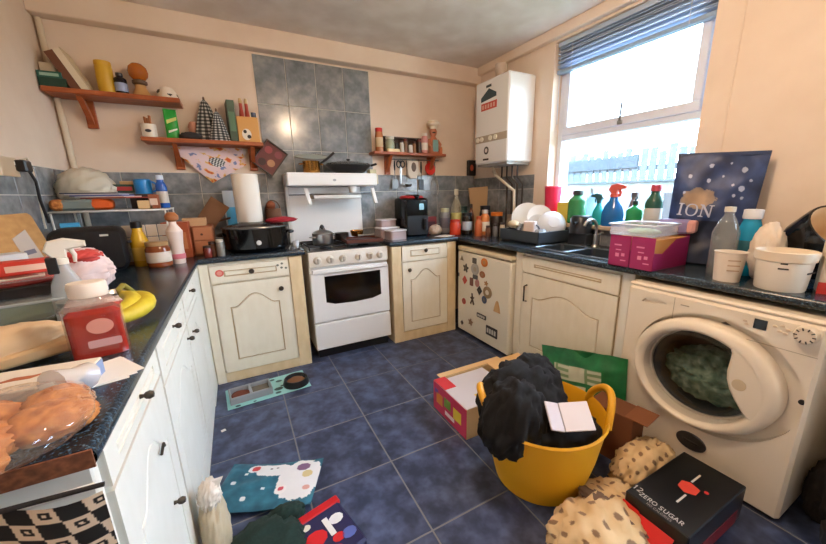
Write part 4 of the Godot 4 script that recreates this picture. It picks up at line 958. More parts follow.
	part("picture", PR(ell(-0.015, 0.055, 0.032, 0.04, 18), 0.002), c(228, 222, 210), wb, Vector3(0, 0, 0.06))
	part("picture", PR(ell(-0.025, 0.075, 0.012, 0.013, 12), 0.003), c(36, 36, 38), wb, Vector3(0, 0, 0.06))
	part("picture", PR(ell(0.0, 0.04, 0.014, 0.014, 12), 0.003), c(36, 36, 38), wb, Vector3(0, 0, 0.06))
	for q in [[1.06, "red and gold pepper mill standing on the wooden box, left one"], [1.098, "red and gold pepper mill standing on the wooden box, right one"]]:
		var pm = thing("pepper_mill", q[1], "pepper mill", Vector3(q[0], y + 0.18, 0.1), 0, "pepper mills on the wooden box")
		part("base", L([Vector2(0, 0), Vector2(0.018, 0), Vector2(0.016, 0.03), Vector2(0.012, 0.06), Vector2(0.012, 0.1), Vector2(0, 0.1)], 14), c(176, 62, 40, 0.35), pm)
		part("head", L([Vector2(0.012, 0), Vector2(0.015, 0.012), Vector2(0.01, 0.035), Vector2(0, 0.04)], 14), c(198, 170, 120, 0.3), pm, Vector3(0, 0.1, 0))
	single("spice_tin", "small dark tin beside the pepper mills on the wooden box", "tin", L([Vector2(0, 0), Vector2(0.018, 0), Vector2(0.018, 0.04), Vector2(0, 0.042)], 14), c(64, 70, 92, 0.4), Vector3(1.14, y + 0.18, 0.11))
	# ---- things pinned under the lower left shelf
	var post := printed("poster_print", tex(96, 64, func(x, yy):
		var n: float = tile_noise(x, yy, 96, 2.4, 101)
		if Vector2(x - 44, (yy - 34) * 1.2).length() < 13: return Color8(40, 44, 46) if (x / 3 + yy / 3) % 2 == 0 else Color8(232, 232, 226)
		if n > 0.22: return Color8(214, 92, 44)
		if n > 0.12: return Color8(226, 178, 96)
		if n < -0.3: return Color8(120, 132, 176)
		return Color8(232, 206, 206)), 0.7)
	var ps := S()
	var q0 := [Vector3(0.56, 1.69, 0.06), Vector3(1.03, 1.695, 0.06), Vector3(1.05, 1.575, 0.02), Vector3(0.80, 1.435, 0.014)]
	sheet(ps, func(u, v): return (q0[3].lerp(q0[2], u)).lerp(q0[0].lerp(q0[1], u), v) + Vector3(0, 0, 0.012 * sin(u * 3.0 + v * 2.0)), 10, 8)
	single("poster", "pink and orange printed paper sheet tucked under the lower left shelf", "poster", ps, m("poster_print"))
	var tr = thing("serving_tray", "dark red patterned tray propped at a slant under the shelf end", "tray", Vector3(1.225, 1.63, 0.045)); tr.rotation_degrees = Vector3(-6, 0, -38)
	part("base", B(Vector3(-0.09, -0.11, -0.006), Vector3(0.09, 0.11, 0.0), 0.002), c(96, 34, 34, 0.5), tr)
	for e in [[-0.095, -0.115, -0.085, 0.115], [0.085, -0.115, 0.095, 0.115], [-0.085, -0.115, 0.085, -0.105], [-0.085, 0.105, 0.085, 0.115]]:
		part("rim", B(Vector3(e[0], e[1], -0.006), Vector3(e[2], e[3], 0.016), 0.002), c(40, 28, 26, 0.4), tr)
	for e in [[-0.04, 0.05, 150, 60, 64], [0.03, -0.03, 170, 120, 84], [0.04, 0.06, 126, 50, 60], [-0.03, -0.06, 60, 30, 30]]:
		part("print", PR(ell(e[0], e[1], 0.03, 0.03, 12), 0.001), c(e[2], e[3], e[4]), tr)
	# ---- small right shelf
	y = 1.709
	jar("spice_jar", "spice jar with a tall red cap at the left end of the right shelf", "jar", Vector3(2.165, y, 0.08), 0.036, 0.205, c(190, 120, 76, 0.25), c(196, 40, 34, 0.4), c(206, 180, 140, 0.6))
	jar("glass_jar", "clear jar of green herbs on the right shelf", "jar", Vector3(2.262, y, 0.1), 0.044, 0.135, glassy(214, 222, 206, 0.35), c(206, 202, 192, 0.4), null, "", c(150, 160, 104, 0.9))
	carton("sachet_box", "flat cream box lying at the front of the right shelf", "box", Vector3(2.285, y, 0.128), Vector3(0.12, 0.026, 0.036), c(232, 212, 168, 0.6), 0)
	var rk = thing("spice_rack", "dark wooden spice rack at the back of the right shelf", "rack", Vector3(2.2, y, 0.01))
	part("backboard", B(Vector3(0, 0, 0), Vector3(0.44, 0.145, 0.012), 0.002), c(70, 46, 34, 0.6), rk)
	part("rail", B(Vector3(0, 0.13, 0.012), Vector3(0.44, 0.145, 0.05), 0.002), c(60, 42, 34, 0.6), rk)
	var cols := [[46, 44, 44], [196, 190, 180], [120, 84, 52], [206, 206, 204], [150, 104, 66], [62, 50, 44]]
	var nm := ["black", "pale grey", "brown", "white", "tan", "dark brown"]
	for i in 6:
		jar("spice_jar", "small %s spice jar in the dark rack on the right shelf" % nm[i], "jar", Vector3(2.335 + i * 0.046, y, 0.085 + 0.02 * (i % 2)), 0.021, 0.085 + 0.02 * ((i * 7) % 3), c(cols[i][0], cols[i][1], cols[i][2], 0.35), c(40 + 30 * (i % 3), 38, 36, 0.4), null, "spice jars in the rack")
	bottle("salt_shaker", "pink and white salt shaker with a white dome on the right shelf", "shaker", Vector3(2.625, y, 0.105), 0.034, 0.185, c(214, 150, 146, 0.4), c(236, 230, 222, 0.4), c(232, 226, 216, 0.5), 0.75, 0.72)
	var cf = thing("chef_figurine", "chef figurine with a puffy white hat on the right shelf", "figurine", Vector3(2.735, y, 0.085))
	part("figure", L([Vector2(0, 0), Vector2(0.055, 0), Vector2(0.062, 0.03), Vector2(0.055, 0.1), Vector2(0.04, 0.14), Vector2(0.022, 0.165), Vector2(0.034, 0.185), Vector2(0.04, 0.21), Vector2(0.03, 0.235), Vector2(0, 0.24)], 22, 1.0, 0.8), c(186, 116, 84, 0.5), cf)
	part("apron", PR(rrect(-0.03, 0.02, 0.03, 0.13, 0.012), 0.012, 0.003), c(134, 178, 176, 0.5), cf, Vector3(0.0, 0, 0.038))
	part("moustache", PR(ell(0, 0.197, 0.02, 0.006, 12), 0.006), c(44, 34, 30), cf, Vector3(-0.01, 0, 0.027))
	part("hat", L([Vector2(0.036, 0), Vector2(0.038, 0.022), Vector2(0.06, 0.035), Vector2(0.064, 0.056), Vector2(0.046, 0.076), Vector2(0, 0.08)], 20), c(236, 226, 208, 0.7), cf, Vector3(0, 0.232, 0))
	for s in [-1, 1]: part("arm", T([Vector3(s * 0.045, 0.135, 0), Vector3(s * 0.07, 0.09, 0.02), Vector3(s * 0.045, 0.06, 0.045)], 0.013, 8), c(196, 128, 96, 0.5), cf)
	jar("spice_jar", "short orange spice jar at the right end of the right shelf", "jar", Vector3(2.82, y, 0.08), 0.02, 0.07, c(198, 104, 50, 0.35), c(206, 130, 60, 0.4))

func build_hanging():
	# hook rail and the utensils under the right shelf
	var r = thing("hook_rail", "thin steel rail with hooks under the right shelf", "rail", Vector3(0, 1.655, 0.02))
	part("bar", T([Vector3(2.30, 0, 0), Vector3(2.83, 0, 0)], 0.005, 8), m("dark_steel"), r)
	for i in 8: part("hook", T(arc(Vector3(2.33 + i * 0.065, -0.006, 0.008), Vector3(0, 0, 0.01), Vector3(0, 0.014, 0), -150, 100, 8), 0.002, 5), m("dark_steel"), r)
	var hang := func(called, label, x, mat_h, hl, shaft, mat_s) -> Node3D:
		var t = thing(called, label, "utensil", Vector3(x, 1.64, 0.032), 0, "utensils hanging under the right shelf")
		part("handle", T([Vector3(0, 0, 0), Vector3(0, -hl * 0.5, 0), Vector3(0, -hl, 0)], [0.008, 0.014, 0.008], 8, 0.6), mat_h, t)
		if shaft > 0.0: part("shaft", T([Vector3(0, -hl, 0), Vector3(0, -hl - shaft, 0)], 0.004, 6), mat_s, t)
		return t
	var bp = m("black_plastic"); var sm = m("dark_steel")
	var u = hang.call("fish_slice", "black handled fish slice hanging leftmost on the hook rail", 2.33, bp, 0.09, 0.08, sm)
	part("blade", B(Vector3(-0.03, -0.26, -0.002), Vector3(0.03, -0.17, 0.002), 0.001), sm, u)
	u = hang.call("scissors", "black handled kitchen scissors hanging on the hook rail", 2.395, bp, 0.03, 0.0, sm)
	for s in [-1, 1]:
		part("finger_loop", T(arc(Vector3(s * 0.022, -0.03, 0), Vector3(0.02, 0, 0), Vector3(0, 0.03, 0), 0, 360, 14), 0.006, 6), bp, u)
		part("blade", PR([Vector2(-s * 0.003, -0.06), Vector2(s * 0.012, -0.06), Vector2(s * 0.002, -0.22)], 0.002), m("steel"), u, Vector3(0, 0, 0.002 * s))
	u = hang.call("ladle", "steel ladle with a round bowl hanging on the hook rail", 2.46, sm, 0.06, 0.14, sm)
	part("bowl", L([Vector2(0, -0.03), Vector2(0.025, -0.022), Vector2(0.036, 0), Vector2(0.033, 0), Vector2(0.022, -0.018), Vector2(0, -0.026)], 18), sm, u, Vector3(0, -0.22, 0.03))
	u = thing("oven_glove", "white oven glove with a grey picture hanging on the hook rail", "oven glove", Vector3(2.53, 1.645, 0.035))
	part("glove", PR([Vector2(-0.06, 0), Vector2(0.055, 0), Vector2(0.06, -0.1), Vector2(0.085, -0.12), Vector2(0.08, -0.15), Vector2(0.045, -0.14), Vector2(0.03, -0.17), Vector2(-0.04, -0.17), Vector2(-0.065, -0.13)], 0.022, 0.007), c(226, 220, 208, 0.9), u, Vector3(0, 0, -0.01))
	part("picture", PR(ell(0.0, -0.06, 0.026, 0.045, 18), 0.002), c(110, 96, 86), u, Vector3(0, 0, 0.012))
	u = hang.call("spatula", "black nylon spatula hanging beside the white oven glove", 2.62, bp, 0.11, 0.07, bp)
	part("blade", B(Vector3(-0.026, -0.27, -0.003), Vector3(0.026, -0.17, 0.003), 0.002), bp, u)
	u = thing("red_strainer", "small red plastic strainer hanging on the hook rail", "utensil", Vector3(2.705, 1.64, 0.035), 0, "utensils hanging under the right shelf")
	part("bowl", L([Vector2(0, -0.03), Vector2(0.04, -0.024), Vector2(0.06, 0.0), Vector2(0.056, 0.0), Vector2(0.036, -0.02), Vector2(0, -0.026)], 20), c(206, 52, 44, 0.4), u, Vector3(0, -0.07, 0.03), Vector3(80, 0, 0))
	part("handle", T([Vector3(0, -0.015, 0.02), Vector3(0, 0.005, 0)], 0.007, 6), c(206, 52, 44, 0.4), u)
	u = hang.call("whisk", "steel balloon whisk hanging rightmost on the hook rail", 2.775, sm, 0.1, 0.03, sm)
	for i in 4:
		var a := PI * i / 4.0
		var dx := Vector3(cos(a), 0, sin(a)) * 0.04
		var pts := []
		for k in 13:
			var q := -PI / 2 + TAU * k / 12.0
			pts.append(Vector3(0, -0.24, 0) + dx * cos(q) * (1.0 - 0.3 * sin(q)) + Vector3(0, 0.105 * sin(q), 0))
		part("wire", T(pts, 0.0018, 5), m("steel"), u)
	# wall socket on the left
	var s = thing("wall_socket", "white double wall socket above the left worktop", "socket", Vector3(0.007, 1.44, 0.73))
	part("plate", B(Vector3(0, 0, 0), Vector3(0.012, 0.09, 0.16), 0.003), c(214, 190, 158, 0.4), s)
	part("switch", B(Vector3(0.012, 0.055, 0.02), Vector3(0.016, 0.072, 0.035), 0.001), m("white_plastic"), s)
	var p = thing("mains_plug", "black mains plug with a dangling black cable in the left wall socket", "plug", Vector3(0.019, 1.47, 0.72))
	part("body", B(Vector3(0, -0.005, -0.02), Vector3(0.04, 0.05, 0.045), 0.006), m("black_plastic"), p)
	part("cable", T([Vector3(0.03, 0.0, 0.0), Vector3(0.04, -0.05, -0.01), Vector3(0.03, -0.14, -0.03), Vector3(0.03, -0.26, -0.06)], 0.007, 8), m("black_plastic"), p)
	var wp = thing("charger_cable", "thin white cable hanging down the left wall tiles", "cable", Vector3(0.019, 1.5, 0.65))
	part("cable", T([Vector3(0.012, 0.02, 0.08), Vector3(0.02, 0.035, 0.03), Vector3(0.012, -0.02, -0.02), Vector3(0.008, -0.14, -0.02), Vector3(0.008, -0.3, 0.0)], 0.005, 6), c(214, 204, 186), wp)
	part("tip", B(Vector3(0.006, -0.32, -0.006), Vector3(0.012, -0.3, 0.006)), c(214, 204, 186), wp)

func build_left_goods():
	var t
	var st
	# bread in a clear bag at the near end
	t = thing("bread_bag", "clear plastic bag of orange-brown bread rolls at the near worktop end", "bread", Vector3(0.56, TOP, 2.475), 12)
	for e in [[-0.05, 0.02, 0.05], [0.035, 0.0, 0.052], [-0.05, 0.085, 0.042], [0.035, -0.07, 0.042], [-0.055, -0.07, 0.045]]:
		part("roll", heap(Vector3(e[2] * 1.08, 0.028, e[2] * 0.95), 0.14, 2.2, 31 + int(e[2] * 1000), -0.022, 32, 18), m("bread"), t, Vector3(e[0], 0.026, e[1]))
	part("film", heap(Vector3(0.098, 0.042, 0.125), 0.08, 2.6, 35, -0.038), glassy(240, 230, 220, 0.06, 0.06), t, Vector3(-0.008, 0.04, 0.0))
	part("bag_neck", T([Vector3(0.03, 0.05, -0.105), Vector3(0.055, 0.045, -0.135), Vector3(0.07, 0.03, -0.16)], [0.03, 0.018, 0.03], 12), glassy(232, 226, 220, 0.45, 0.15), t)
	# flat white box
	t = thing("flat_box", "flat white cardboard box with an orange picture near the bread", "box", Vector3(0.475, TOP, 2.275), -4)
	part("box", B(Vector3(-0.16, 0.0, -0.06), Vector3(0.125, 0.04, 0.06), 0.002), c(226, 216, 200, 0.6), t)
	part("picture", PR([Vector2(-0.03, -0.01), Vector2(0.0, 0.012), Vector2(0.03, 0.01), Vector2(0.055, 0.018), Vector2(0.03, -0.004), Vector2(0.0, -0.004)], 0.001), c(176, 96, 52), t, Vector3(0, 0.04, 0), Vector3(-90, 0, 0))
	part("end_flap", B(Vector3(0.125, 0.004, -0.055), Vector3(0.127, 0.037, 0.055)), c(128, 148, 186, 0.6), t)
	t = thing("letters", "loose white letters and papers under the flat white box", "papers", Vector3(0.585, TOP, 2.25), 20)
	for i in 3: part("sheet", B(Vector3(-0.07, 0.0015 * i, -0.075), Vector3(0.065, 0.0015 * i + 0.0012, 0.055)), m("paper"), t, Vector3(0.008 * i, 0, 0), Vector3(0, i * 9 - 6, 0))
	# ketchup-coloured square jar
	t = thing("sauce_jar", "large clear jar of red sauce with a white screw cap", "jar", Vector3(0.565, TOP, 2.08), 12)
	var sq := func(hw, y0, y1, r, mat, called, par):
		var s := S(); prism(s, PackedVector2Array(rrect(-hw, -hw * 0.72, hw, hw * 0.72, r, 5)), y1 - y0, min(0.012, (y1 - y0) * 0.3), Transform3D(Basis(Vector3(1, 0, 0), Vector3(0, 0, -1), Vector3(0, 1, 0)), Vector3(0, y0, 0)))
		return part(called, s, mat, par)
	sq.call(0.054, 0.002, 0.128, 0.02, c(150, 14, 6, 0.12), "sauce", t)
	sq.call(0.058, 0.0, 0.142, 0.022, glassy(236, 120, 100, 0.10, 0.04), "glass", t)
	part("neck", L([Vector2(0.05, 0.138), Vector2(0.042, 0.152), Vector2(0.035, 0.16), Vector2(0.035, 0.17)], 24, 1.0, 0.8), glassy(232, 200, 186, 0.3, 0.05), t)
	part("cap", L([Vector2(0.037, 0.158), Vector2(0.039, 0.163), Vector2(0.039, 0.19), Vector2(0.036, 0.195), Vector2(0, 0.195)], 28, 1.0, 0.85), c(236, 222, 206, 0.4), t)
	part("label", PR(ell(0.01, 0.085, 0.026, 0.02, 22), 0.0012), c(206, 140, 126, 0.5), t, Vector3(0, 0, 0.042))
	part("label", PR(rrect(-0.02, 0.03, 0.045, 0.05, 0.004, 2), 0.0012), c(196, 150, 150, 0.5), t, Vector3(0, 0, 0.042))
	# bananas
	for e in [[0.0, "outer banana of the bunch, curving round the right side"], [1.0, "inner banana of the bunch, nearest the red sauce jar"]]:
		t = thing("banana", e[1], "banana", Vector3(0.565 - 0.035 * e[0], TOP, 1.79), 0.0, "bunch of bananas")
		var R: float = 0.095 - 0.02 * e[0]
		var pts := []; var rad := []
		for i in 15:
			var a := deg_to_rad(62.0 - (150.0 - 20.0 * e[0]) * i / 14.0)
			pts.append(Vector3(-0.045 + 0.02 * e[0] + R * cos(a), 0.062 - 0.034 * i / 14.0 + 0.012 * e[0], -R * sin(a) * 1.15 - 0.01 + 0.012 * e[0]))
			rad.append(0.026 * pow(sin(PI * clamp(0.08 + 0.86 * i / 14.0, 0, 1)), 0.5))
		part("fruit", T(pts, rad, 12), m("banana_skin"), t)
		part("stem", T([pts[0], pts[0] + Vector3(-0.012, 0.016, -0.016), Vector3(-0.028 + 0.035 * e[0], 0.098, -0.115)], [0.012, 0.008, 0.01], 8), c(136, 128, 50, 0.6), t)
		part("tip", T([pts[14], pts[14] + Vector3(-0.008, -0.002, 0.002)], [0.011, 0.006], 6), c(62, 46, 24, 0.7), t)
	# trigger spray
	t = spray("trigger_spray", "white trigger spray bottle standing behind the red sauce jar", Vector3(0.39, TOP, 1.66), 0.045, 0.275, glassy(206, 210, 208, 0.45), c(232, 226, 214, 0.35), 15, "", c(214, 208, 198, 0.5))
	part("patch", B(Vector3(-0.035, 0.16, -0.015), Vector3(-0.008, 0.215, 0.022), 0.003), c(30, 30, 32, 0.4), t)
	# meat packs and tubs
	t = thing("meat_tray", "black plastic tray of wrapped red meat with a white label", "food tray", Vector3(0.24, TOP + 0.09, 1.58), 20)
	part("tray", PR(rrect(-0.12, -0.085, 0.12, 0.085, 0.02), 0.035, 0.006), c(22, 20, 22, 0.3), t, Vector3(0, 0, 0), Vector3(-90, 0, 0))
	part("meat", heap(Vector3(0.10, 0.02, 0.07), 0.08, 1.6, 41, -0.01, 24, 12), c(120, 34, 28, 0.3), t, Vector3(0, 0.04, 0))
	part("film", B(Vector3(-0.118, 0.05, -0.083), Vector3(0.118, 0.056, 0.083), 0.002), glassy(240, 230, 226, 0.2, 0.05), t)
	part("label", B(Vector3(-0.05, 0.0565, -0.05), Vector3(0.07, 0.058, 0.05)), c(228, 214, 200, 0.6), t)
	part("label", B(Vector3(-0.11, 0.0565, -0.06), Vector3(-0.06, 0.058, 0.07)), c(206, 50, 36, 0.5), t)
	carton("red_carton", "small red and white carton standing on the wrapped meat", "carton", Vector3(0.25, TOP + 0.15, 1.52), Vector3(0.13, 0.045, 0.07), c(212, 62, 46, 0.5), 24, c(236, 200, 180))
	t = thing("clear_tub", "clear plastic food tub with a green band under the meat tray", "tub", Vector3(0.22, TOP, 1.62), 14)
	part("tub", PR(rrect(-0.16, -0.11, 0.16, 0.11, 0.03), 0.075, 0.006), glassy(196, 208, 196, 0.35, 0.1), t, Vector3(0, 0.0, 0), Vector3(-90, 0, 0))
	part("salad", heap(Vector3(0.13, 0.03, 0.085), 0.12, 2.4, 43, -0.025, 24, 12), c(126, 138, 92, 0.8), t, Vector3(0, 0.032, 0))
	part("lid", PR(rrect(-0.165, -0.115, 0.165, 0.115, 0.03), 0.008, 0.002), glassy(220, 226, 222, 0.4, 0.1), t, Vector3(0, 0.076, 0), Vector3(-90, 0, 0))
	t = thing("paper_bag", "crumpled beige paper bag lying beside the flat white box", "paper bag", Vector3(0.37, TOP, 2.02), 30)
	part("bag", heap(Vector3(0.12, 0.045, 0.07), 0.16, 2.2, 45, -0.04), c(206, 176, 138, 0.85), t, Vector3(0, 0.04, 0))
	part("flap", B(Vector3(-0.02, 0.0, 0.03), Vector3(0.13, 0.03, 0.09), 0.006), c(214, 180, 134, 0.85), t, Vector3(0.01, 0.006, 0), Vector3(0, -16, 6))
	jar("pickle_jar", "squat glass jar with a pale label beside the clear tub", "jar", Vector3(0.44, TOP, 1.78), 0.05, 0.09, glassy(176, 190, 184, 0.4), c(150, 158, 156, 0.3), c(206, 218, 222, 0.5), "", c(96, 92, 70, 0.7))
	carton("milk_carton", "grey and white folded-top carton with a red stripe by the wall", "carton", Vector3(0.145, TOP, 1.365), Vector3(0.09, 0.205, 0.08), c(214, 212, 210, 0.5), 40, c(200, 46, 40, 0.5), Vector3(0, 0, 0))
	t = thing("wrapped_parcel", "pink and white crumpled wrapper heaped beside the chopping board", "wrapper", Vector3(0.29, TOP, 1.22))
	part("wrapper", heap(Vector3(0.10, 0.10, 0.09), 0.22, 2.4, 47, -0.09), c(232, 208, 204, 0.7), t, Vector3(0, 0.09, 0))
	part("band", heap(Vector3(0.07, 0.03, 0.07), 0.15, 1.6, 48, -0.02), c(206, 70, 62, 0.6), t, Vector3(0.02, 0.16, 0.02))
	single("black_disc_lid", "round dark lid lying at the left edge by the wall", "lid", L([Vector2(0, 0), Vector2(0.08, 0), Vector2(0.085, 0.015), Vector2(0.05, 0.028), Vector2(0, 0.03)], 24), c(30, 36, 50, 0.3), Vector3(0.10, TOP, 1.88))
	single("foil_tub", "small shiny foil tub behind the bananas", "tub", L([Vector2(0, 0), Vector2(0.035, 0), Vector2(0.048, 0.035), Vector2(0.05, 0.037), Vector2(0.034, 0.006), Vector2(0, 0.006)], 20), m("steel"), Vector3(0.46, TOP, 1.46))
	carton("butter_pack", "small white pack with a red band behind the bananas", "packet", Vector3(0.50, TOP, 1.58), Vector3(0.09, 0.04, 0.05), c(230, 224, 214, 0.5), 24, c(206, 70, 56, 0.5))
	# chopping board leaning on the wall
	t = thing("chopping_board", "wooden chopping board leaning on the left wall with a paper note", "chopping board", Vector3(0.10, TOP, 1.02), 90); t.rotation_degrees.x = -13
	part("board", PR(rrect(-0.23, 0, 0.21, 0.345, 0.03), 0.02, 0.004), m("board_wood"), t)
	part("note", PR([Vector2(-0.08, 0.06), Vector2(0.07, 0.1), Vector2(0.05, 0.27), Vector2(-0.09, 0.24)], 0.002), c(206, 190, 176, 0.8), t, Vector3(0.02, 0, 0.0205))
	part("note_print", B(Vector3(-0.045, 0.16, 0.0226), Vector3(0.05, 0.18, 0.0236)), c(120, 116, 130), t)
	# toaster
	t = thing("toaster", "black rounded toaster on the left worktop", "toaster", Vector3(0.205, TOP, 0.70), 10)
	part("body", PR(rrect(-0.15, 0.01, 0.15, 0.25, 0.05, 6), 0.2, 0.02, true), m("black_plastic"), t, Vector3(0, 0, -0.1))
	part("slot", B(Vector3(-0.11, 0.246, -0.045), Vector3(0.11, 0.252, -0.02)), c(70, 70, 72, 0.4, 0.6), t); part("slot", B(Vector3(-0.11, 0.246, 0.02), Vector3(0.11, 0.252, 0.045)), c(70, 70, 72, 0.4, 0.6), t)
	part("badge", B(Vector3(0.05, 0.205, 0.1), Vector3(0.085, 0.215, 0.102)), c(220, 220, 216, 0.4), t)
	part("lever", B(Vector3(0.15, 0.15, -0.02), Vector3(0.17, 0.165, 0.02), 0.003), c(60, 60, 62, 0.4), t)
	part("side_trim", PR(rrect(-0.03, 0.03, 0.03, 0.2, 0.02), 0.002), c(64, 66, 68, 0.3), t, Vector3(-0.06, 0, 0.1))
	# wire shelf
	t = thing("wire_rack", "white wire shelf rack standing in the back left corner", "rack", Vector3(0.03, TOP + 0.012, 0.24))
	st = S()
	for i in 13: tube(st, [Vector3(0.02 + i * 0.04, 0.315, 0.0), Vector3(0.02 + i * 0.04, 0.315, 0.34)], 0.002, 5)
	part("shelf_wires", st, m("white_plastic"), t)
	part("frame", T([Vector3(0, 0.318, 0), Vector3(0.52, 0.318, 0), Vector3(0.52, 0.318, 0.34), Vector3(0, 0.318, 0.34), Vector3(0, 0.318, 0)], 0.005, 6), m("white_plastic"), t)
	for e in [[0.005, 0.005], [0.515, 0.005], [0.005, 0.335], [0.515, 0.335]]: part("leg", T([Vector3(e[0], 0, e[1]), Vector3(e[0], 0.318, e[1])], 0.005, 6), m("white_plastic"), t)
	var tl = thing("white_tiles", "stack of white square tiles in a holder under the wire rack", "tiles", Vector3(0.31, TOP, 0.525))
	for i in 4:
		for j in 3: part("tile", B(Vector3(i * 0.058, 0.02 + j * 0.075, 0), Vector3(i * 0.058 + 0.053, 0.09 + j * 0.075, 0.012), 0.002), c(226, 212, 192, 0.35), tl)
	part("holder", B(Vector3(-0.01, 0, -0.02), Vector3(0.24, 0.018, 0.02), 0.002), c(160, 110, 72), tl)
	var ry := TOP + 0.336
	# things on the rack
	t = thing("carrier_bag", "crumpled pale grey plastic carrier bag on the wire rack", "bag", Vector3(0.155, ry + 0.02, 0.36))
	part("bag", heap(Vector3(0.125, 0.12, 0.10), 0.16, 1.8, 51, -0.05), c(196, 190, 172, 0.5), t, Vector3(0, 0.095, 0))
	t = thing("bread_loaf", "wrapped sliced loaf with an orange end on the wire rack", "bread", Vector3(0.16, ry, 0.51), 4)
	part("loaf", PR(rrect(-0.12, 0.002, 0.1, 0.062, 0.026), 0.09, 0.012, true), c(120, 132, 128, 0.4), t, Vector3(0, 0, -0.06))
	part("crust_end", PR(rrect(-0.135, 0.002, -0.07, 0.064, 0.026), 0.1, 0.014, true), m("bread"), t, Vector3(0, 0, -0.064))
	part("wrapper_end", PR(rrect(0.03, 0.002, 0.13, 0.064, 0.024), 0.096, 0.014, true), c(220, 96, 36, 0.45), t, Vector3(0, 0, -0.063))
	var mc := [[46, 52, 84], [214, 212, 214], [70, 92, 168], [226, 222, 218], [176, 70, 60]]
	var mn := ["navy blue", "pale grey", "bright blue", "white", "dull red"]
	for i in 5: carton("magazine", mn[i] + " magazine in the fanned pile on the wire rack", "magazine", Vector3(0.20 + 0.025 * i, ry + 0.066 + 0.007 * (4 - i), 0.41 + 0.012 * i), Vector3(0.26, 0.006, 0.18), c(mc[i][0], mc[i][1], mc[i][2], 0.5), -6 - 5 * i, null, Vector3.ZERO, "magazines on the wire rack")
	carton("food_box", "dark green and red food box behind the fanned magazines", "box", Vector3(0.31, ry + 0.10, 0.31), Vector3(0.14, 0.05, 0.09), c(34, 66, 56, 0.5), 5, c(168, 44, 48, 0.5))
	carton("food_box", "small tan box on top of the dark green box", "box", Vector3(0.36, ry + 0.15, 0.31), Vector3(0.10, 0.02, 0.07), c(196, 156, 108, 0.6), -5)
	t = thing("blue_mug", "bright blue mug upside down among the rack things", "mug", Vector3(0.425, ry + 0.09, 0.36))
	part("cup", L([Vector2(0.042, 0), Vector2(0.046, 0.0), Vector2(0.046, 0.085), Vector2(0.04, 0.092), Vector2(0, 0.092)], 20), c(30, 132, 206, 0.3), t)
	part("handle", T(arc(Vector3(0.045, 0.045, 0), Vector3(0.028, 0, 0), Vector3(0, 0.03, 0), -90, 90, 8), 0.006, 6), c(30, 132, 206, 0.3), t)
	carton("dark_caddy", "dark brown caddy box under the blue mug", "box", Vector3(0.42, ry, 0.37), Vector3(0.12, 0.09, 0.12), c(52, 38, 34, 0.5), 0)
	carton("cream_box", "low cream box at the front of the wire rack", "box", Vector3(0.445, ry, 0.49), Vector3(0.075, 0.05, 0.06), c(226, 192, 142, 0.6), 0)
	bottle("water_bottle", "blue bottle with a white top leaning on the wire rack", "bottle", Vector3(0.525, ry, 0.41), 0.03, 0.205, c(40, 92, 178, 0.25), c(206, 222, 240, 0.3), c(206, 200, 190, 0.5), 0.6, 0.7)
	carton("brown_carton", "small brown and white carton beside the blue bottle", "box", Vector3(0.49, ry, 0.50), Vector3(0.05, 0.085, 0.04), c(150, 84, 54, 0.6), 0, c(226, 206, 190))
	carton("blue_packet", "light blue packet tucked under the wire rack", "packet", Vector3(0.085, TOP, 0.52), Vector3(0.08, 0.27, 0.04), c(70, 164, 214, 0.5), 12)
	# back-left corner of the worktop
	bottle("honey_bottle", "yellow bottle with a round black cap on the left worktop corner", "bottle", Vector3(0.395, TOP, 0.60), 0.045, 0.265, c(214, 168, 44, 0.2), c(24, 24, 26, 0.35), c(228, 190, 80, 0.5), 0.55, 0.6)
	jar("marmalade_jar", "squat amber jar with a white label beside the yellow bottle", "jar", Vector3(0.49, TOP, 0.69), 0.062, 0.15, c(132, 66, 30, 0.12), c(176, 140, 96, 0.35), c(214, 200, 184, 0.6))
	t = thing("juice_bottle", "tall white bottle with a brown stopper near the corner", "bottle", Vector3(0.578, TOP, 0.63))
	part("body", L([Vector2(0, 0), Vector2(0.032, 0), Vector2(0.034, 0.01), Vector2(0.036, 0.12), Vector2(0.045, 0.2), Vector2(0.03, 0.225), Vector2(0.02, 0.24), Vector2(0.018, 0.26)], 20), c(232, 214, 202, 0.35), t)
	part("stopper", L([Vector2(0.018, 0), Vector2(0.034, 0.012), Vector2(0.036, 0.035), Vector2(0.02, 0.055), Vector2(0, 0.058)], 18), c(172, 108, 62, 0.5), t, Vector3(0, 0.258, 0))
	part("band", L([Vector2(0.0365, 0), Vector2(0.038, 0.002), Vector2(0.039, 0.03), Vector2(0.0375, 0.032)], 20), c(214, 120, 130, 0.5), t, Vector3(0, 0.03, 0))
	carton("terracotta_box", "terracotta orange box standing behind the white bottle", "box", Vector3(0.56, TOP, 0.36), Vector3(0.15, 0.24, 0.11), c(172, 84, 46, 0.7), -4, c(196, 122, 76))
	t = thing("bread_bin", "two-drawer brown wooden box in the corner", "wooden box", Vector3(0.70, TOP, 0.28))
	part("case", B(Vector3(-0.058, 0, -0.12), Vector3(0.068, 0.205, 0.10), 0.004), c(156, 94, 58, 0.6), t)
	for i in 2:
		var d = part("drawer", B(Vector3(-0.05, 0.015 + 0.095 * i, 0.10), Vector3(0.06, 0.10 + 0.095 * i, 0.11), 0.003), c(184, 118, 78, 0.6), t)
		part("knob", L([Vector2(0, 0.016), Vector2(0.008, 0.014), Vector2(0.006, 0.0)], 10), c(90, 52, 34), d, Vector3(0.0, 0.055 + 0.095 * i, 0.11), Vector3(90, 0, 0))
	t = thing("paper_sack", "brown paper sack leaning against the back wall tiles", "paper bag", Vector3(0.715, TOP + 0.205, 0.17), -10); t.rotation_degrees.z = -38
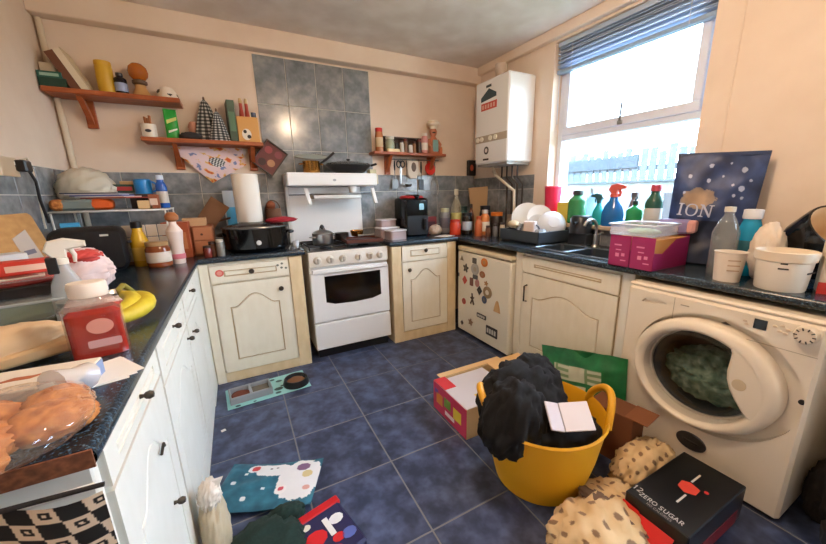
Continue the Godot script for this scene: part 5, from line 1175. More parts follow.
	part("sack", pouch(0.13, 0.14, 0.2, 0.05, 9), c(132, 96, 70, 0.85), t)
	carton("tan_box", "shallow tan box on the wooden drawers", "box", Vector3(0.665, TOP + 0.205, 0.31), Vector3(0.14, 0.055, 0.07), c(190, 150, 108, 0.7), 0)
	single("cardboard_lid", "dark brown cardboard lid sloping down to the slow cooker", "cardboard", B(Vector3(-0.09, 0, -0.05), Vector3(0.09, 0.01, 0.05), 0.002), c(96, 66, 50, 0.8), Vector3(0.80, TOP + 0.215, 0.14), Vector3(0, 0, 14))  # flat cardboard lid lying at a slope
	for e in [[0.755, 0.44, "small brown glass jar left of the slow cooker", [90, 52, 34], 0.1], [0.80, 0.47, "small clear jar with a pale lid left of the slow cooker", [120, 116, 108], 0.115], [0.725, 0.50, "tiny dark red jar left of the slow cooker", [112, 42, 34], 0.08]]:
		jar("small_jar", e[2], "jar", Vector3(e[0], TOP, e[1]), 0.026, e[4], c(e[3][0], e[3][1], e[3][2], 0.15), c(196, 190, 176, 0.4) if e[4] > 0.11 else c(56, 42, 36, 0.4), null, "small jars by the slow cooker")
	# slow cooker
	t = thing("slow_cooker", "black oval slow cooker with a steel rim on the back worktop", "slow cooker", Vector3(1.045, TOP, 0.34))
	part("base", L([Vector2(0, 0.004), Vector2(0.19, 0.004), Vector2(0.215, 0.03), Vector2(0.222, 0.12), Vector2(0.225, 0.172), Vector2(0.215, 0.172)], 36, 1.0, 0.72), m("black_gloss"), t)
	part("rim", L([Vector2(0.228, 0.172), Vector2(0.232, 0.178), Vector2(0.228, 0.186), Vector2(0.2, 0.188), Vector2(0.2, 0.172)], 36, 1.0, 0.72), c(110, 112, 112, 0.25, 0.8), t)
	part("lid", L([Vector2(0.205, 0.186), Vector2(0.19, 0.195), Vector2(0.13, 0.208), Vector2(0, 0.215)], 36, 1.0, 0.72), glassy(40, 40, 42, 0.75, 0.05), t)
	part("dial", PR(ell(0, 0, 0.017, 0.017, 18), 0.012, 0.003), c(214, 216, 218, 0.3), t, Vector3(0.0, 0.075, 0.157))
	for s in [-1, 1]: part("handle", T(arc(Vector3(s * 0.222, 0.13, 0), Vector3(s * 0.035, 0, 0), Vector3(0, 0, 0.05), -90, 90, 8), 0.01, 8), m("black_plastic"), t)
	# kitchen roll and the things behind the slow cooker
	t = thing("kitchen_roll", "white roll of kitchen paper standing on the slow cooker lid", "paper roll", Vector3(1.015, TOP + 0.215, 0.30))
	part("paper", L([Vector2(0.02, 0), Vector2(0.085, 0), Vector2(0.088, 0.004), Vector2(0.088, 0.338), Vector2(0.085, 0.342), Vector2(0.02, 0.342), Vector2(0.02, 0)], 32), c(232, 226, 214, 0.9), t)
	part("core", L([Vector2(0.0195, 0.001), Vector2(0.0195, 0.341), Vector2(0.017, 0.341), Vector2(0.017, 0.001)], 20), m("card"), t)
	part("loose_edge", B(Vector3(-0.001, 0.004, 0.0), Vector3(0.0, 0.338, 0.02)), c(226, 220, 208, 0.9), t, Vector3(0.089, 0, 0.0))
	carton("tea_box", "upright pale blue and white tea box behind the kitchen roll", "box", Vector3(0.895, TOP, 0.07), Vector3(0.085, 0.445, 0.06), c(222, 224, 222, 0.5), 0, c(96, 176, 200, 0.5))
	t = thing("red_oven_mitt", "folded dark red oven mitt on the right of the slow cooker", "oven mitt", Vector3(1.225, TOP + 0.203, 0.36), 6)
	part("mitt", heap(Vector3(0.10, 0.022, 0.06), 0.16, 1.8, 55, -0.015), c(158, 34, 46, 0.9), t, Vector3(0, 0.018, 0))
	part("hanging_loop", T(arc(Vector3(0.105, 0.02, 0), Vector3(0.016, 0, 0), Vector3(0, 0, 0.012), -120, 120, 8), 0.003, 5), c(140, 30, 40), t)
	t = thing("fruit_ornament", "brown wicker ornament in front of the tiles behind the slow cooker", "ornament", Vector3(1.20, TOP, 0.10))
	part("basket", L([Vector2(0, 0), Vector2(0.05, 0), Vector2(0.065, 0.2), Vector2(0.06, 0.3), Vector2(0.045, 0.3), Vector2(0, 0.28)], 18), c(110, 76, 54, 0.8), t)
	part("handle", T(arc(Vector3(0, 0.29, 0), Vector3(0.055, 0, 0), Vector3(0, 0.075, 0), 0, 180, 12), 0.005, 6), c(90, 70, 58), t)
	part("fruit", heap(Vector3(0.035, 0.035, 0.035), 0.08, 1.5, 57, -1, 18, 12), c(150, 84, 52, 0.5), t, Vector3(-0.015, 0.325, 0))
	single("steel_tongs", "steel tongs lying between the slow cooker and the cooker", "tongs", T([Vector3(0, 0.006, 0), Vector3(0.06, 0.012, -0.08), Vector3(0.0, 0.006, -0.17), Vector3(-0.03, 0.006, -0.02)], 0.005, 6), m("steel"), Vector3(1.28, TOP, 0.46))
	single("small_cup", "small white cup in the gap beside the cooker", "cup", L([Vector2(0, 0), Vector2(0.02, 0), Vector2(0.024, 0.06), Vector2(0.021, 0.06), Vector2(0.018, 0.006), Vector2(0, 0.006)], 16), c(214, 218, 222, 0.3), Vector3(1.31, TOP, 0.38))
	# near end: hanging tea towel
	st = S()
	sheet(st, func(u, v): return Vector3(0.40 + u * 0.295, 0.915 - v * 0.6 + 0.01 * sin(u * 5.0), 2.63 + 0.014 * sin(u * 9.0 + v * 2.0) + 0.02 * v), 24, 24)
	printed("towel_check", tex(160, 384, func(x, y):
		var i: int = (x + y / 5) / 16; var j: int = y / 16; var fx: int = (x + y / 5) % 16; var fy: int = y % 16
		if (i + j) % 2 == 0: return Color8(20, 18, 18)
		if fx > 4 and fx < 12 and fy > 4 and fy < 12: return Color8(20, 18, 18) if not (fx > 6 and fx < 10 and fy > 6 and fy < 10) else Color8(206, 184, 158)
		return Color8(206, 184, 158)), 0.95)
	t = thing("tea_towel", "black and cream chequered tea towel hanging at the near cabinet end", "tea towel", Vector3(0, 0, 0))
	part("cloth", st, m("towel_check"), t)
	part("hem", T([Vector3(0.40, 0.916, 2.63), Vector3(0.55, 0.924, 2.635), Vector3(0.695, 0.908, 2.625)], 0.004, 6), c(32, 28, 28, 0.95), t)
	var tb = thing("towel_rail", "white towel rail fixed to the cabinet end panel", "rail", Vector3(0, 0, 0))
	part("bar", T([Vector3(0.36, 0.90, 2.61), Vector3(0.68, 0.90, 2.61)], 0.005, 8), m("white_plastic"), tb)
	for q in [0.37, 0.52]: part("post", T([Vector3(q, 0.87, 2.528), Vector3(q, 0.90, 2.61)], 0.004, 6), m("white_plastic"), tb)

func build_cooker_goods():
	var t
	t = pot("stock_pot", "small steel pot with a looped lid on the front left burner", Vector3(1.525, 0.938, 0.36), 0.082, 0.085, m("steel"), 20, 0.0, m("steel"), "pot")
	var l = lid(t, 0.083, 0.086, m("steel"), m("black_plastic"))
	part("lid_loop", T(arc(Vector3(0, 0.03, 0), Vector3(0.02, 0, 0), Vector3(0, 0.04, 0), 0, 180, 10), 0.005, 6), m("black_plastic"), l)
	t = thing("baking_tray", "dark brown roasting tray across the right burners", "tray", Vector3(1.86, 0.938, 0.34), -4)
	var st := S()
	bx(st, Vector3(-0.15, 0, -0.12), Vector3(0.15, 0.004, 0.12)); bx(st, Vector3(-0.155, 0, 0.118), Vector3(0.155, 0.026, 0.124), 0.002); bx(st, Vector3(-0.155, 0, -0.124), Vector3(0.155, 0.026, -0.118), 0.002); bx(st, Vector3(-0.155, 0, -0.12), Vector3(-0.149, 0.026, 0.12), 0.002); bx(st, Vector3(0.149, 0, -0.12), Vector3(0.155, 0.026, 0.12), 0.002)
	part("tray", st, c(98, 52, 40, 0.35, 0.3), t)
	part("crumbs", heap(Vector3(0.12, 0.012, 0.09), 0.2, 3.0, 61, -0.006, 24, 12), c(70, 44, 40, 0.8), t, Vector3(0, 0.01, 0)).set_meta("kind", "stuff")
	pot("milk_pan", "little steel pan with a black handle on the back burner", Vector3(1.735, 0.938, 0.16), 0.06, 0.06, m("dark_steel"), 190, 0.09, m("black_plastic"))
	single("copper_mould", "small copper mould behind the roasting tray", "mould", L([Vector2(0, 0), Vector2(0.05, 0), Vector2(0.062, 0.05), Vector2(0.056, 0.05), Vector2(0.046, 0.006), Vector2(0, 0.006)], 20), m("copper"), Vector3(1.875, 0.964, 0.16))
	single("steel_spoon", "steel spoon lying across the roasting tray", "spoon", T([Vector3(0, 0.006, 0), Vector3(0.06, 0.01, 0.01), Vector3(0.14, 0.016, 0.03)], [0.012, 0.003, 0.004], 8), m("steel"), Vector3(1.86, 0.966, 0.24))
	# on the grill hood
	var y := 1.508
	t = pot("copper_pan", "copper saucepan with a raised black handle on the grill hood", Vector3(1.525, y, 0.16), 0.068, 0.092, m("copper"), 0, 0.0, m("copper"))
	part("long_handle", T([Vector3(0.06, 0.07, 0.02), Vector3(0.12, 0.11, 0.03), Vector3(0.185, 0.165, 0.04)], [0.008, 0.011, 0.011], 8), m("black_plastic"), t)
	t = thing("glass_lid", "wide round glass lid resting on the copper saucepan", "cover", Vector3(1.55, y + 0.132, 0.115)); t.rotation_degrees.x = 24  # loose glass pan lid, tilted on the saucepan
	part("glass", L([Vector2(0.145, 0), Vector2(0.14, 0.008), Vector2(0.08, 0.022), Vector2(0, 0.028)], 30, 1.0, 0.4), glassy(176, 188, 180, 0.5, 0.05), t)
	part("rim", L([Vector2(0.146, -0.003), Vector2(0.15, 0.0), Vector2(0.146, 0.004)], 30, 1.0, 0.4), m("dark_steel"), t)
	t = thing("wok", "wide black wok with a dark glass lid on the grill hood", "wok", Vector3(1.845, y, 0.145))
	part("pan", L([Vector2(0, 0), Vector2(0.11, 0), Vector2(0.16, 0.03), Vector2(0.2, 0.068), Vector2(0.204, 0.07), Vector2(0.2, 0.074), Vector2(0, 0.05)], 32, 1.0, 0.62), m("black_plastic"), t)
	l = part("lid", L([Vector2(0.2, 0), Vector2(0.19, 0.012), Vector2(0.1, 0.03), Vector2(0, 0.036)], 32, 1.0, 0.62), glassy(70, 76, 74, 0.6, 0.05), t, Vector3(0, 0.074, 0))
	part("lid_knob", L([Vector2(0.008, 0), Vector2(0.02, 0.014), Vector2(0, 0.02)], 14), m("black_plastic"), l, Vector3(0, 0.034, 0))
	part("handle", T([Vector3(0.19, 0.07, 0.03), Vector3(0.24, 0.085, 0.05)], 0.01, 8), m("black_plastic"), t)
	carton("sponge_box", "pale green sponge block at the right end of the grill hood", "sponge", Vector3(2.035, y - 0.0, 0.2), Vector3(0.06, 0.035, 0.07), c(196, 192, 158, 0.9), 0)
	# between cooker and corner
	for e in [[2.155, 0.20, 0.10, 0.0, 0.09, "clear food tub with a pink tinge at the back right of the cooker"], [2.17, 0.14, 0.085, 0.09, 0.07, "clear food tub stacked highest beside the cooker splashback"], [2.18, 0.345, 0.085, 0.0, 0.075, "clear shallow food tub at the worktop edge beside the cooker"]]:
		t = thing("food_tub", e[5], "tub", Vector3(e[0], TOP + e[3], e[1]), 8, "clear food tubs beside the cooker")
		part("tub", PR(rrect(-e[2], -e[2] * 0.7, e[2], e[2] * 0.7, 0.02), e[4], 0.004), glassy(226, 206, 206, 0.42, 0.12), t, Vector3.ZERO, Vector3(-90, 0, 0))
		part("food", heap(Vector3(e[2] * 0.8, e[4] * 0.38, e[2] * 0.55), 0.12, 2.0, 63, -e[4] * 0.36, 20, 10), c(196, 150, 142, 0.8), t, Vector3(0, e[4] * 0.42, 0))
		part("lid", PR(rrect(-e[2] - 0.004, -e[2] * 0.7 - 0.004, e[2] + 0.004, e[2] * 0.7 + 0.004, 0.02), 0.01, 0.002), c(222, 220, 222, 0.4), t, Vector3(0, e[4], 0), Vector3(-90, 0, 0))
	t = thing("air_fryer", "tall black air fryer with a red inner top rim", "air fryer", Vector3(2.425, TOP, 0.19))
	part("body", PR(rrect(-0.125, 0.0, 0.125, 0.36, 0.03, 5), 0.24, 0.02, true), m("black_gloss"), t, Vector3(0, 0, -0.12))
	part("top_rim", L([Vector2(0.115, 0), Vector2(0.12, 0.012), Vector2(0.1, 0.026), Vector2(0, 0.026)], 26, 1.0, 0.85), c(196, 52, 58, 0.4), t, Vector3(0.0, 0.355, 0))
	part("lid_bar", B(Vector3(-0.02, 0.36, -0.1), Vector3(0.03, 0.392, 0.12), 0.01), m("black_gloss"), t)
	var bsk = part("basket_front", PR(rrect(-0.11, 0.02, 0.11, 0.2, 0.02), 0.012, 0.004), m("black_plastic"), t, Vector3(0, 0, 0.12))
	part("handle", B(Vector3(0.055, 0.06, 0.012), Vector3(0.085, 0.17, 0.05), 0.008), c(40, 44, 50, 0.3), bsk, Vector3(0, 0, 0))
	part("display", PR(rrect(0.02, 0.25, 0.07, 0.31, 0.01), 0.002), c(150, 196, 214, 0.2), t, Vector3(0, 0, 0.12))
	single("bagged_snack", "crumpled pale food bag between the air fryer and the bottles", "food bag", heap(Vector3(0.06, 0.05, 0.05), 0.2, 2.2, 65, -0.045), c(196, 176, 158, 0.6), Vector3(2.64, TOP + 0.045, 0.27))
	carton("tin_can", "dark red tin behind the crumpled food bag", "tin", Vector3(2.66, TOP, 0.12), Vector3(0.12, 0.17, 0.08), c(128, 38, 34, 0.4), 0, c(70, 24, 24))
	single("paper_sheet", "white sheet of paper at the corner of the worktop", "paper", B(Vector3(-0.09, 0, -0.06), Vector3(0.09, 0.002, 0.06)), m("paper"), Vector3(2.66, TOP + 0.0005, 0.42), Vector3(0, 24, 0))

func build_corner_goods():
	jar("storage_jar", "tall grey patterned storage jar in the back right corner", "jar", Vector3(2.82, TOP, 0.16), 0.048, 0.25, c(150, 150, 156, 0.3), c(206, 204, 170, 0.4), c(120, 116, 130, 0.5))
	bottle("oil_bottle", "tall clear bottle of yellow cooking oil in the corner", "bottle", Vector3(2.965, TOP, 0.15), 0.056, 0.44, glassy(214, 214, 190, 0.35), c(220, 218, 200, 0.4), c(206, 204, 130, 0.5), 0.36, 0.62, "", 1.0, c(196, 180, 70, 0.2))
	jar("sauce_pot", "round red-orange pot at the front of the corner bottles", "jar", Vector3(2.79, TOP, 0.40), 0.055, 0.15, c(206, 62, 32, 0.25), c(190, 50, 30, 0.3))
	jar("coffee_jar", "black coffee jar with a pale blue label in the corner", "jar", Vector3(2.915, TOP, 0.42), 0.052, 0.21, c(34, 30, 30, 0.2), c(30, 30, 32, 0.4), c(186, 202, 220, 0.5))
	bottle("brown_bottle", "slim brown sauce bottle behind the orange-labelled one", "bottle", Vector3(3.02, TOP, 0.34), 0.03, 0.29, c(112, 62, 40, 0.2), c(60, 44, 38, 0.4), null, 0.45, 0.62)
	bottle("sauce_bottle", "short orange sauce bottle at the front edge of the corner", "bottle", Vector3(2.92, TOP, 0.60), 0.036, 0.185, c(206, 110, 62, 0.35), c(196, 90, 50, 0.4), null, 0.55, 0.66)
	bottle("mayonnaise_bottle", "white labelled sauce bottle with an orange base in the corner", "bottle", Vector3(3.01, TOP, 0.58), 0.045, 0.24, c(214, 130, 66, 0.35), c(214, 206, 196, 0.4), c(232, 224, 210, 0.5), 0.6, 0.74)
	jar("teal_tin", "small teal tin behind the black coffee jar", "tin", Vector3(3.075, TOP, 0.12), 0.05, 0.26, c(40, 96, 100, 0.35), c(34, 70, 76, 0.4))
	jar("dark_canister", "dark blue-black canister between the sauce bottles and the wall", "canister", Vector3(3.15, TOP, 0.40), 0.056, 0.27, c(30, 34, 52, 0.3), c(24, 26, 38, 0.4))
	jar("orange_tub", "black tub with a wide orange lid near the dish rack", "tub", Vector3(3.12, TOP, 0.62), 0.062, 0.215, c(40, 34, 34, 0.35), c(222, 124, 48, 0.4))
	jar("glass_canister", "greyish glass canister beside the dish rack corner", "canister", Vector3(3.15, TOP, 0.79), 0.045, 0.2, c(150, 136, 122, 0.25), c(126, 112, 100, 0.4))
	for i in 3: jar("spice_pot", ["small brown pot by the dish rack's left end", "small grey pot by the dish rack's left end", "small cream pot by the dish rack's left end"][i], "pot", Vector3(2.965 + 0.05 * i, TOP, 0.69 + 0.04 * i), 0.024, 0.1 + 0.015 * i, [c(110, 70, 50, 0.4), c(120, 120, 124, 0.4), c(206, 190, 160, 0.4)][i], c(60, 54, 50, 0.4), null, "small pots by the dish rack")
	var t = thing("wooden_board", "pale wooden board standing against the tiles in the back right corner", "chopping board", Vector3(3.19, TOP + 0.0, 0.265)); t.rotation_degrees = Vector3(-8, -20, 0)
	part("board", PR([Vector2(-0.07, 0), Vector2(0.06, 0), Vector2(0.1, 0.465), Vector2(-0.115, 0.45), Vector2(-0.105, 0.36)], 0.018, 0.004), c(192, 160, 120, 0.7), t)
	# dish rack
	t = thing("dish_rack", "dark grey plastic dish rack beside the sink", "dish rack", Vector3(2.90, TOP, 0.93))
	var mt = c(62, 72, 82, 0.4)
	var st := S()
	var x1 := 0.37; var z1 := 0.44
	bx(st, Vector3(0, 0.012, 0), Vector3(x1, 0.02, z1))
	bx(st, Vector3(0, 0.012, 0), Vector3(0.01, 0.1, z1), 0.003); bx(st, Vector3(x1 - 0.01, 0.012, 0), Vector3(x1, 0.1, z1), 0.003); bx(st, Vector3(0, 0.012, 0), Vector3(x1, 0.1, 0.01), 0.003); bx(st, Vector3(0, 0.012, z1 - 0.01), Vector3(x1, 0.1, z1), 0.003)
	part("basin", st, mt, t)
	for e in [[0.02, 0.02], [x1 - 0.02, 0.02], [0.02, z1 - 0.02], [x1 - 0.02, z1 - 0.02]]: part("foot", L([Vector2(0, 0), Vector2(0.012, 0), Vector2(0.012, 0.014), Vector2(0, 0.014)], 10), mt, t, Vector3(e[0], 0, e[1]))
	for i in 9: part("prong", T([Vector3(0.14, 0.02, 0.05 + i * 0.045), Vector3(0.145, 0.10, 0.05 + i * 0.045)], 0.003, 5), mt, t)
	var plate := func(label, pos, r, axis, mat):
		var p = thing("plate", label, "plate", pos, 0, "plates in the dish rack")
		p.basis = Basis(Quaternion(Vector3.UP, axis.normalized()))
		part("dish", L([Vector2(0, 0), Vector2(r * 0.55, 0), Vector2(r * 0.62, 0.006), Vector2(r, 0.018), Vector2(r, 0.022), Vector2(r * 0.6, 0.011), Vector2(0, 0.006)], 34), mat, p)
		part("foot_ring", L([Vector2(r * 0.5, -0.004), Vector2(r * 0.53, -0.004), Vector2(r * 0.54, 0.001), Vector2(r * 0.5, 0.001)], 30), mat, p)
	plate.call("largest white plate standing upright at the left of the dish rack", Vector3(3.14, TOP + 0.175, 1.0), 0.132, Vector3(-0.62, 0.25, 0.74), c(232, 230, 222, 0.2))
	plate.call("white side plate standing between the large plate and the bowl", Vector3(3.15, TOP + 0.19, 1.13), 0.1, Vector3(-0.62, 0.3, 0.72), c(236, 234, 228, 0.2))
	plate.call("small white plate standing behind the mug in the dish rack", Vector3(3.10, TOP + 0.13, 1.16), 0.085, Vector3(-0.62, 0.25, 0.74), c(226, 228, 226, 0.2))
	t = thing("bowl", "white bowl propped on its side at the right end of the dish rack", "bowl", Vector3(3.14, TOP + 0.15, 1.285)); t.basis = Basis(Quaternion(Vector3.UP, Vector3(-0.55, 0.35, 0.75).normalized()))
	part("dish", L([Vector2(0.108, 0), Vector2(0.112, 0.004), Vector2(0.1, 0.04), Vector2(0.072, 0.066), Vector2(0.045, 0.075), Vector2(0.045, 0.083), Vector2(0, 0.083)], 34), c(226, 230, 234, 0.2), t, Vector3(0, -0.04, 0))
	t = thing("glass_bowl", "clear glass bowl in front of the white bowl in the dish rack", "bowl", Vector3(3.01, TOP + 0.022, 1.285))
	part("dish", L([Vector2(0.07, 0.0), Vector2(0.073, 0.004), Vector2(0.062, 0.06), Vector2(0.035, 0.09), Vector2(0, 0.094)], 28), glassy(214, 222, 226, 0.4, 0.05), t)
	t = thing("mug", "square pink and white mug at the front of the dish rack", "mug", Vector3(2.965, TOP + 0.022, 1.215), -60)
	part("cup", PR(rrect(-0.045, -0.04, 0.045, 0.04, 0.012), 0.15, 0.004), c(222, 206, 198, 0.35), t, Vector3.ZERO, Vector3(-90, 0, 0))
	part("handle", T(arc(Vector3(0.044, 0.08, 0), Vector3(0.03, 0, 0), Vector3(0, 0.04, 0), -90, 90, 8), 0.006, 6), c(60, 64, 72, 0.4), t)
	t = thing("wooden_spoon", "large pale wooden scoop lying over the left end of the dish rack", "scoop", Vector3(2.985, TOP + 0.115, 1.0), 60)
	part("bowl", heap(Vector3(0.095, 0.032, 0.045), 0.05, 1.2, 71, -1.0, 24, 14), c(214, 196, 160, 0.7), t, Vector3(-0.02, 0.02, 0))
	part("handle", T([Vector3(0.06, 0.02, 0), Vector3(0.14, 0.0, 0.02)], 0.009, 6), c(200, 178, 140, 0.7), t)
	for i in 4: single("fork", ["first", "second", "third", "fourth"][i] + " steel piece of cutlery from the left in the dish rack", "cutlery", T([Vector3(0, 0, 0), Vector3(0.01 - 0.01 * i, 0.1, 0.015), Vector3(0.02 - 0.015 * i, 0.13, 0.02)], [0.004, 0.005, 0.011], 6), m("steel"), Vector3(2.945, TOP + 0.022, 1.08 + 0.028 * i), Vector3.ZERO, "cutlery in the dish rack")
	t = thing("black_pan", "black saucepan upturned on a stand behind the sink", "saucepan", Vector3(3.2, TOP + 0.09, 1.50))
	part("body", L([Vector2(0.074, 0), Vector2(0.08, 0.0), Vector2(0.077, 0.11), Vector2(0.064, 0.128), Vector2(0, 0.132)], 30), c(38, 44, 54, 0.3), t)
	part("handle", T([Vector3(-0.07, 0.085, 0.02), Vector3(-0.13, 0.08, 0.04)], 0.01, 8), m("black_plastic"), t)
	single("drainer_block", "dark drainer stand lifting the black saucepan", "stand", B(Vector3(3.165, TOP, 1.42), Vector3(3.285, TOP + 0.09, 1.58), 0.006), c(44, 50, 58, 0.4))

func build_sill_goods():
	var y := 1.08
	var X := 3.31
	var t = thing("tumbler", "tall bright pink-red plastic tumbler at the left end of the sill", "tumbler", Vector3(X, y, 1.115))
	part("cup", L([Vector2(0, 0), Vector2(0.055, 0), Vector2(0.07, 0.285), Vector2(0.066, 0.285), Vector2(0.052, 0.008), Vector2(0, 0.008)], 24), c(222, 36, 74, 0.3), t)
	part("rim", L([Vector2(0.066, 0.283), Vector2(0.073, 0.285), Vector2(0.072, 0.294), Vector2(0.066, 0.294)], 24), c(236, 120, 140, 0.3), t)
	carton("sponge_pack", "yellow sponge pack beside the pink tumbler on the sill", "sponge", Vector3(X, y, 1.25), Vector3(0.07, 0.16, 0.10), c(226, 202, 84, 0.8), 0, c(240, 226, 170))
	bottle("washing_up_bottle", "large green bottle with a dark cap near the left of the sill", "bottle", Vector3(X, y, 1.365), 0.068, 0.255, c(52, 140, 84, 0.2), c(60, 66, 60, 0.4), null, 0.5, 0.72)
	bottle("pale_bottle", "pale blue see-through bottle beside the green bottle on the sill", "bottle", Vector3(X + 0.02, y, 1.478), 0.036, 0.27, glassy(150, 200, 226, 0.5), c(190, 214, 226, 0.4), null, 0.4, 0.75)
	spray("pump_bottle", "turquoise spray bottle with a dark trigger on the sill", Vector3(X - 0.01, y, 1.563), 0.045, 0.23, c(40, 186, 190, 0.15), c(40, 96, 104, 0.4), 100)
	spray("blue_spray", "large blue spray bottle with a red trigger head on the sill", Vector3(X - 0.015, y, 1.68), 0.072, 0.295, c(36, 112, 186, 0.15), c(216, 92, 78, 0.4), -70)
	bottle("brown_bottle", "dull brown bottle between the blue spray and the green soap", "bottle", Vector3(X + 0.045, y, 1.79), 0.033, 0.235, c(116, 100, 100, 0.3), c(96, 84, 88, 0.4), null, 0.6, 0.66)
	t = bottle("soap_bottle", "round green soap bottle with a dark pump on the sill", "soap", Vector3(X - 0.03, y, 1.845), 0.05, 0.18, c(46, 156, 96, 0.15), c(40, 62, 56, 0.4), null, 0.3, 0.68)
	part("pump", T([Vector3(0, 0.17, 0), Vector3(0, 0.195, 0), Vector3(-0.02, 0.198, 0.02)], 0.006, 6), c(40, 62, 56, 0.4), t)
	bottle("cleaner_bottle", "dark green cleaner bottle with a red flip cap at the right of the sill", "bottle", Vector3(X - 0.01, y, 1.955), 0.052, 0.28, c(46, 92, 76, 0.25), c(196, 70, 84, 0.4), c(206, 206, 196, 0.5), 0.5, 0.66)
	t = thing("clear_jug", "tall clear plastic jug in front of the window's right end", "jug", Vector3(X - 0.02, y, 2.07))
	part("jug", L([Vector2(0, 0), Vector2(0.045, 0), Vector2(0.055, 0.23), Vector2(0.052, 0.23), Vector2(0.042, 0.006), Vector2(0, 0.006)], 22), glassy(206, 216, 226, 0.4, 0.06), t)
	part("handle", T(arc(Vector3(0, 0.13, 0.05), Vector3(0, 0, 0.04), Vector3(0, 0.06, 0), -90, 90, 8), 0.006, 6), glassy(206, 216, 226, 0.5), t)

func build_right_goods():
	var t
	# two magenta boxes
	for e in [[2.125, 0.115, "magenta cat-food box with an open top nearer the sink"], [2.245, 0.118, "magenta cat-food box with an open top next to the big blue bag"]]:
		t = thing("food_carton", e[2], "box", Vector3(2.715, TOP, e[0]), -90, "magenta cartons")
		var hw: float = e[1] / 2; var d := 0.32; var h := 0.165
		var st := S()
		bx(st, Vector3(-hw, 0, -0.003), Vector3(hw, h, 0), 0.001); bx(st, Vector3(-hw, 0, -d), Vector3(hw, h, -d + 0.003), 0.001); bx(st, Vector3(-hw, 0, -d), Vector3(hw, 0.003, 0))
		for s in [-1, 1]: prism(st, PackedVector2Array([Vector2(0, 0), Vector2(-d, 0), Vector2(-d, h * 0.95), Vector2(-d * 0.6, h * 0.9), Vector2(-d * 0.25, h * 0.5), Vector2(0, h * 0.55)]), 0.003, 0.0, Transform3D(Basis(Vector3(0, 0, 1), Vector3(0, 1, 0), Vector3(-1, 0, 0)), Vector3(s * (hw - 0.0015) + 0.0015, 0, 0)))
		part("carton", st, c(158, 34, 96, 0.45), t)
		part("inner_tray", B(Vector3(-hw + 0.005, 0.004, -d + 0.005), Vector3(hw - 0.005, h * 0.94, -0.006)), c(196, 140, 70, 0.7), t)
		for q in [[-0.02, 0.11, 0.04, 0.008], [-0.015, 0.085, 0.03, 0.006], [-0.02, 0.05, 0.02, 0.02], [0.015, 0.03, 0.03, 0.006], [0.012, 0.055, 0.018, 0.016]]:
			part("print", B(Vector3(q[0] - q[2] * 0.5 + 0.01, q[1], 0), Vector3(q[0] + q[2] * 0.5 + 0.01, q[1] + q[3], 0.0012)), c(224, 140, 176, 0.5), t)
	t = thing("plastic_punnet", "clear plastic punnet resting on the magenta boxes", "punnet", Vector3(2.845, TOP + 0.166, 2.165), -90)
	var ps := S()
	bx(ps, Vector3(-0.11, 0, -0.11), Vector3(0.11, 0.004, 0.11))
	for e in [[Vector3(-0.115, 0, -0.115), Vector3(-0.11, 0.055, 0.115)], [Vector3(0.11, 0, -0.115), Vector3(0.115, 0.055, 0.115)], [Vector3(-0.11, 0, 0.11), Vector3(0.11, 0.055, 0.115)], [Vector3(-0.11, 0, -0.115), Vector3(0.11, 0.055, -0.11)]]: bx(ps, e[0], e[1])
	part("tray", ps, glassy(222, 222, 230, 0.28, 0.12), t)
	part("rim", T([Vector3(-0.12, 0.056, -0.12), Vector3(0.12, 0.056, -0.12), Vector3(0.12, 0.056, 0.12), Vector3(-0.12, 0.056, 0.12), Vector3(-0.12, 0.056, -0.12)], 0.005, 6), glassy(232, 232, 238, 0.7, 0.12), t)
	part("leaves", heap(Vector3(0.07, 0.016, 0.06), 0.2, 2.6, 75, -0.012, 24, 12), c(150, 176, 110, 0.8), t, Vector3(0.02, 0.018, 0.03))
	t = thing("wipes_pack", "purple and pink soft pack in front of the big blue bag", "packet", Vector3(3.01, TOP + 0.166, 2.255), -78)
	part("pack", PR(rrect(-0.10, 0, 0.05, 0.075, 0.02), 0.07, 0.012), c(140, 130, 176, 0.45), t, Vector3(0, 0, -0.045))
	part("end", PR(rrect(0.03, 0.004, 0.075, 0.072, 0.016), 0.066, 0.012), c(214, 158, 150, 0.45), t, Vector3(0, 0, -0.043))
	# the big blue pet food bag
	printed("bag_print", tex(160, 200, func(x, y):
		var q := lerp3(Color8(24, 40, 76), Color8(58, 80, 130), 0.5 + 1.2 * tile_noise(x, y, 200, 2.0, 111))
		var p := Vector2(x, y)
		var sp := Vector2((x - 52) / 34.0, (y - 82) / 20.0)
		var dg: float = sp.length() + 0.5 * tile_noise(x, y, 200, 5.0, 112)
		if dg < 0.95: q = lerp3(q, Color8(196, 160, 122), 0.85 - 0.5 * max(0.0, dg - 0.5))
		for e in [[66, 22, 4], [124, 30, 5], [66, 48, 4], [126, 62, 5], [138, 48, 3], [116, 74, 3], [130, 78, 3], [30, 40, 4], [104, 150, 4], [24, 70, 3], [90, 40, 2], [100, 18, 2], [110, 56, 2]]:
			var dd: float = (p - Vector2(e[0], e[1])).length() + 1.5 * tile_noise(x, y, 200, 14.0, 113)
			if dd < e[2]: q = Color8(170, 180, 206)
		if y > 120: q = lerp3(q, Color8(10, 16, 30), 0.55)
		return q), 0.48)
	t = thing("pet_food_bag", "big dark blue pet food bag with white flowers by the window", "pet food bag", Vector3(3.125, TOP + 0.008, 2.325), -68); t.rotation_degrees = Vector3(-3, -68, -2)
	part("bag", pouch(0.34, 0.37, 0.57, 0.13, 77, 0.012), m("bag_print"), t)
	text("ION", 0.085, c(176, 184, 208, 0.4), t, Vector3(-0.06, 0.275, 0.06), Vector3(-7, 0, -3), true)
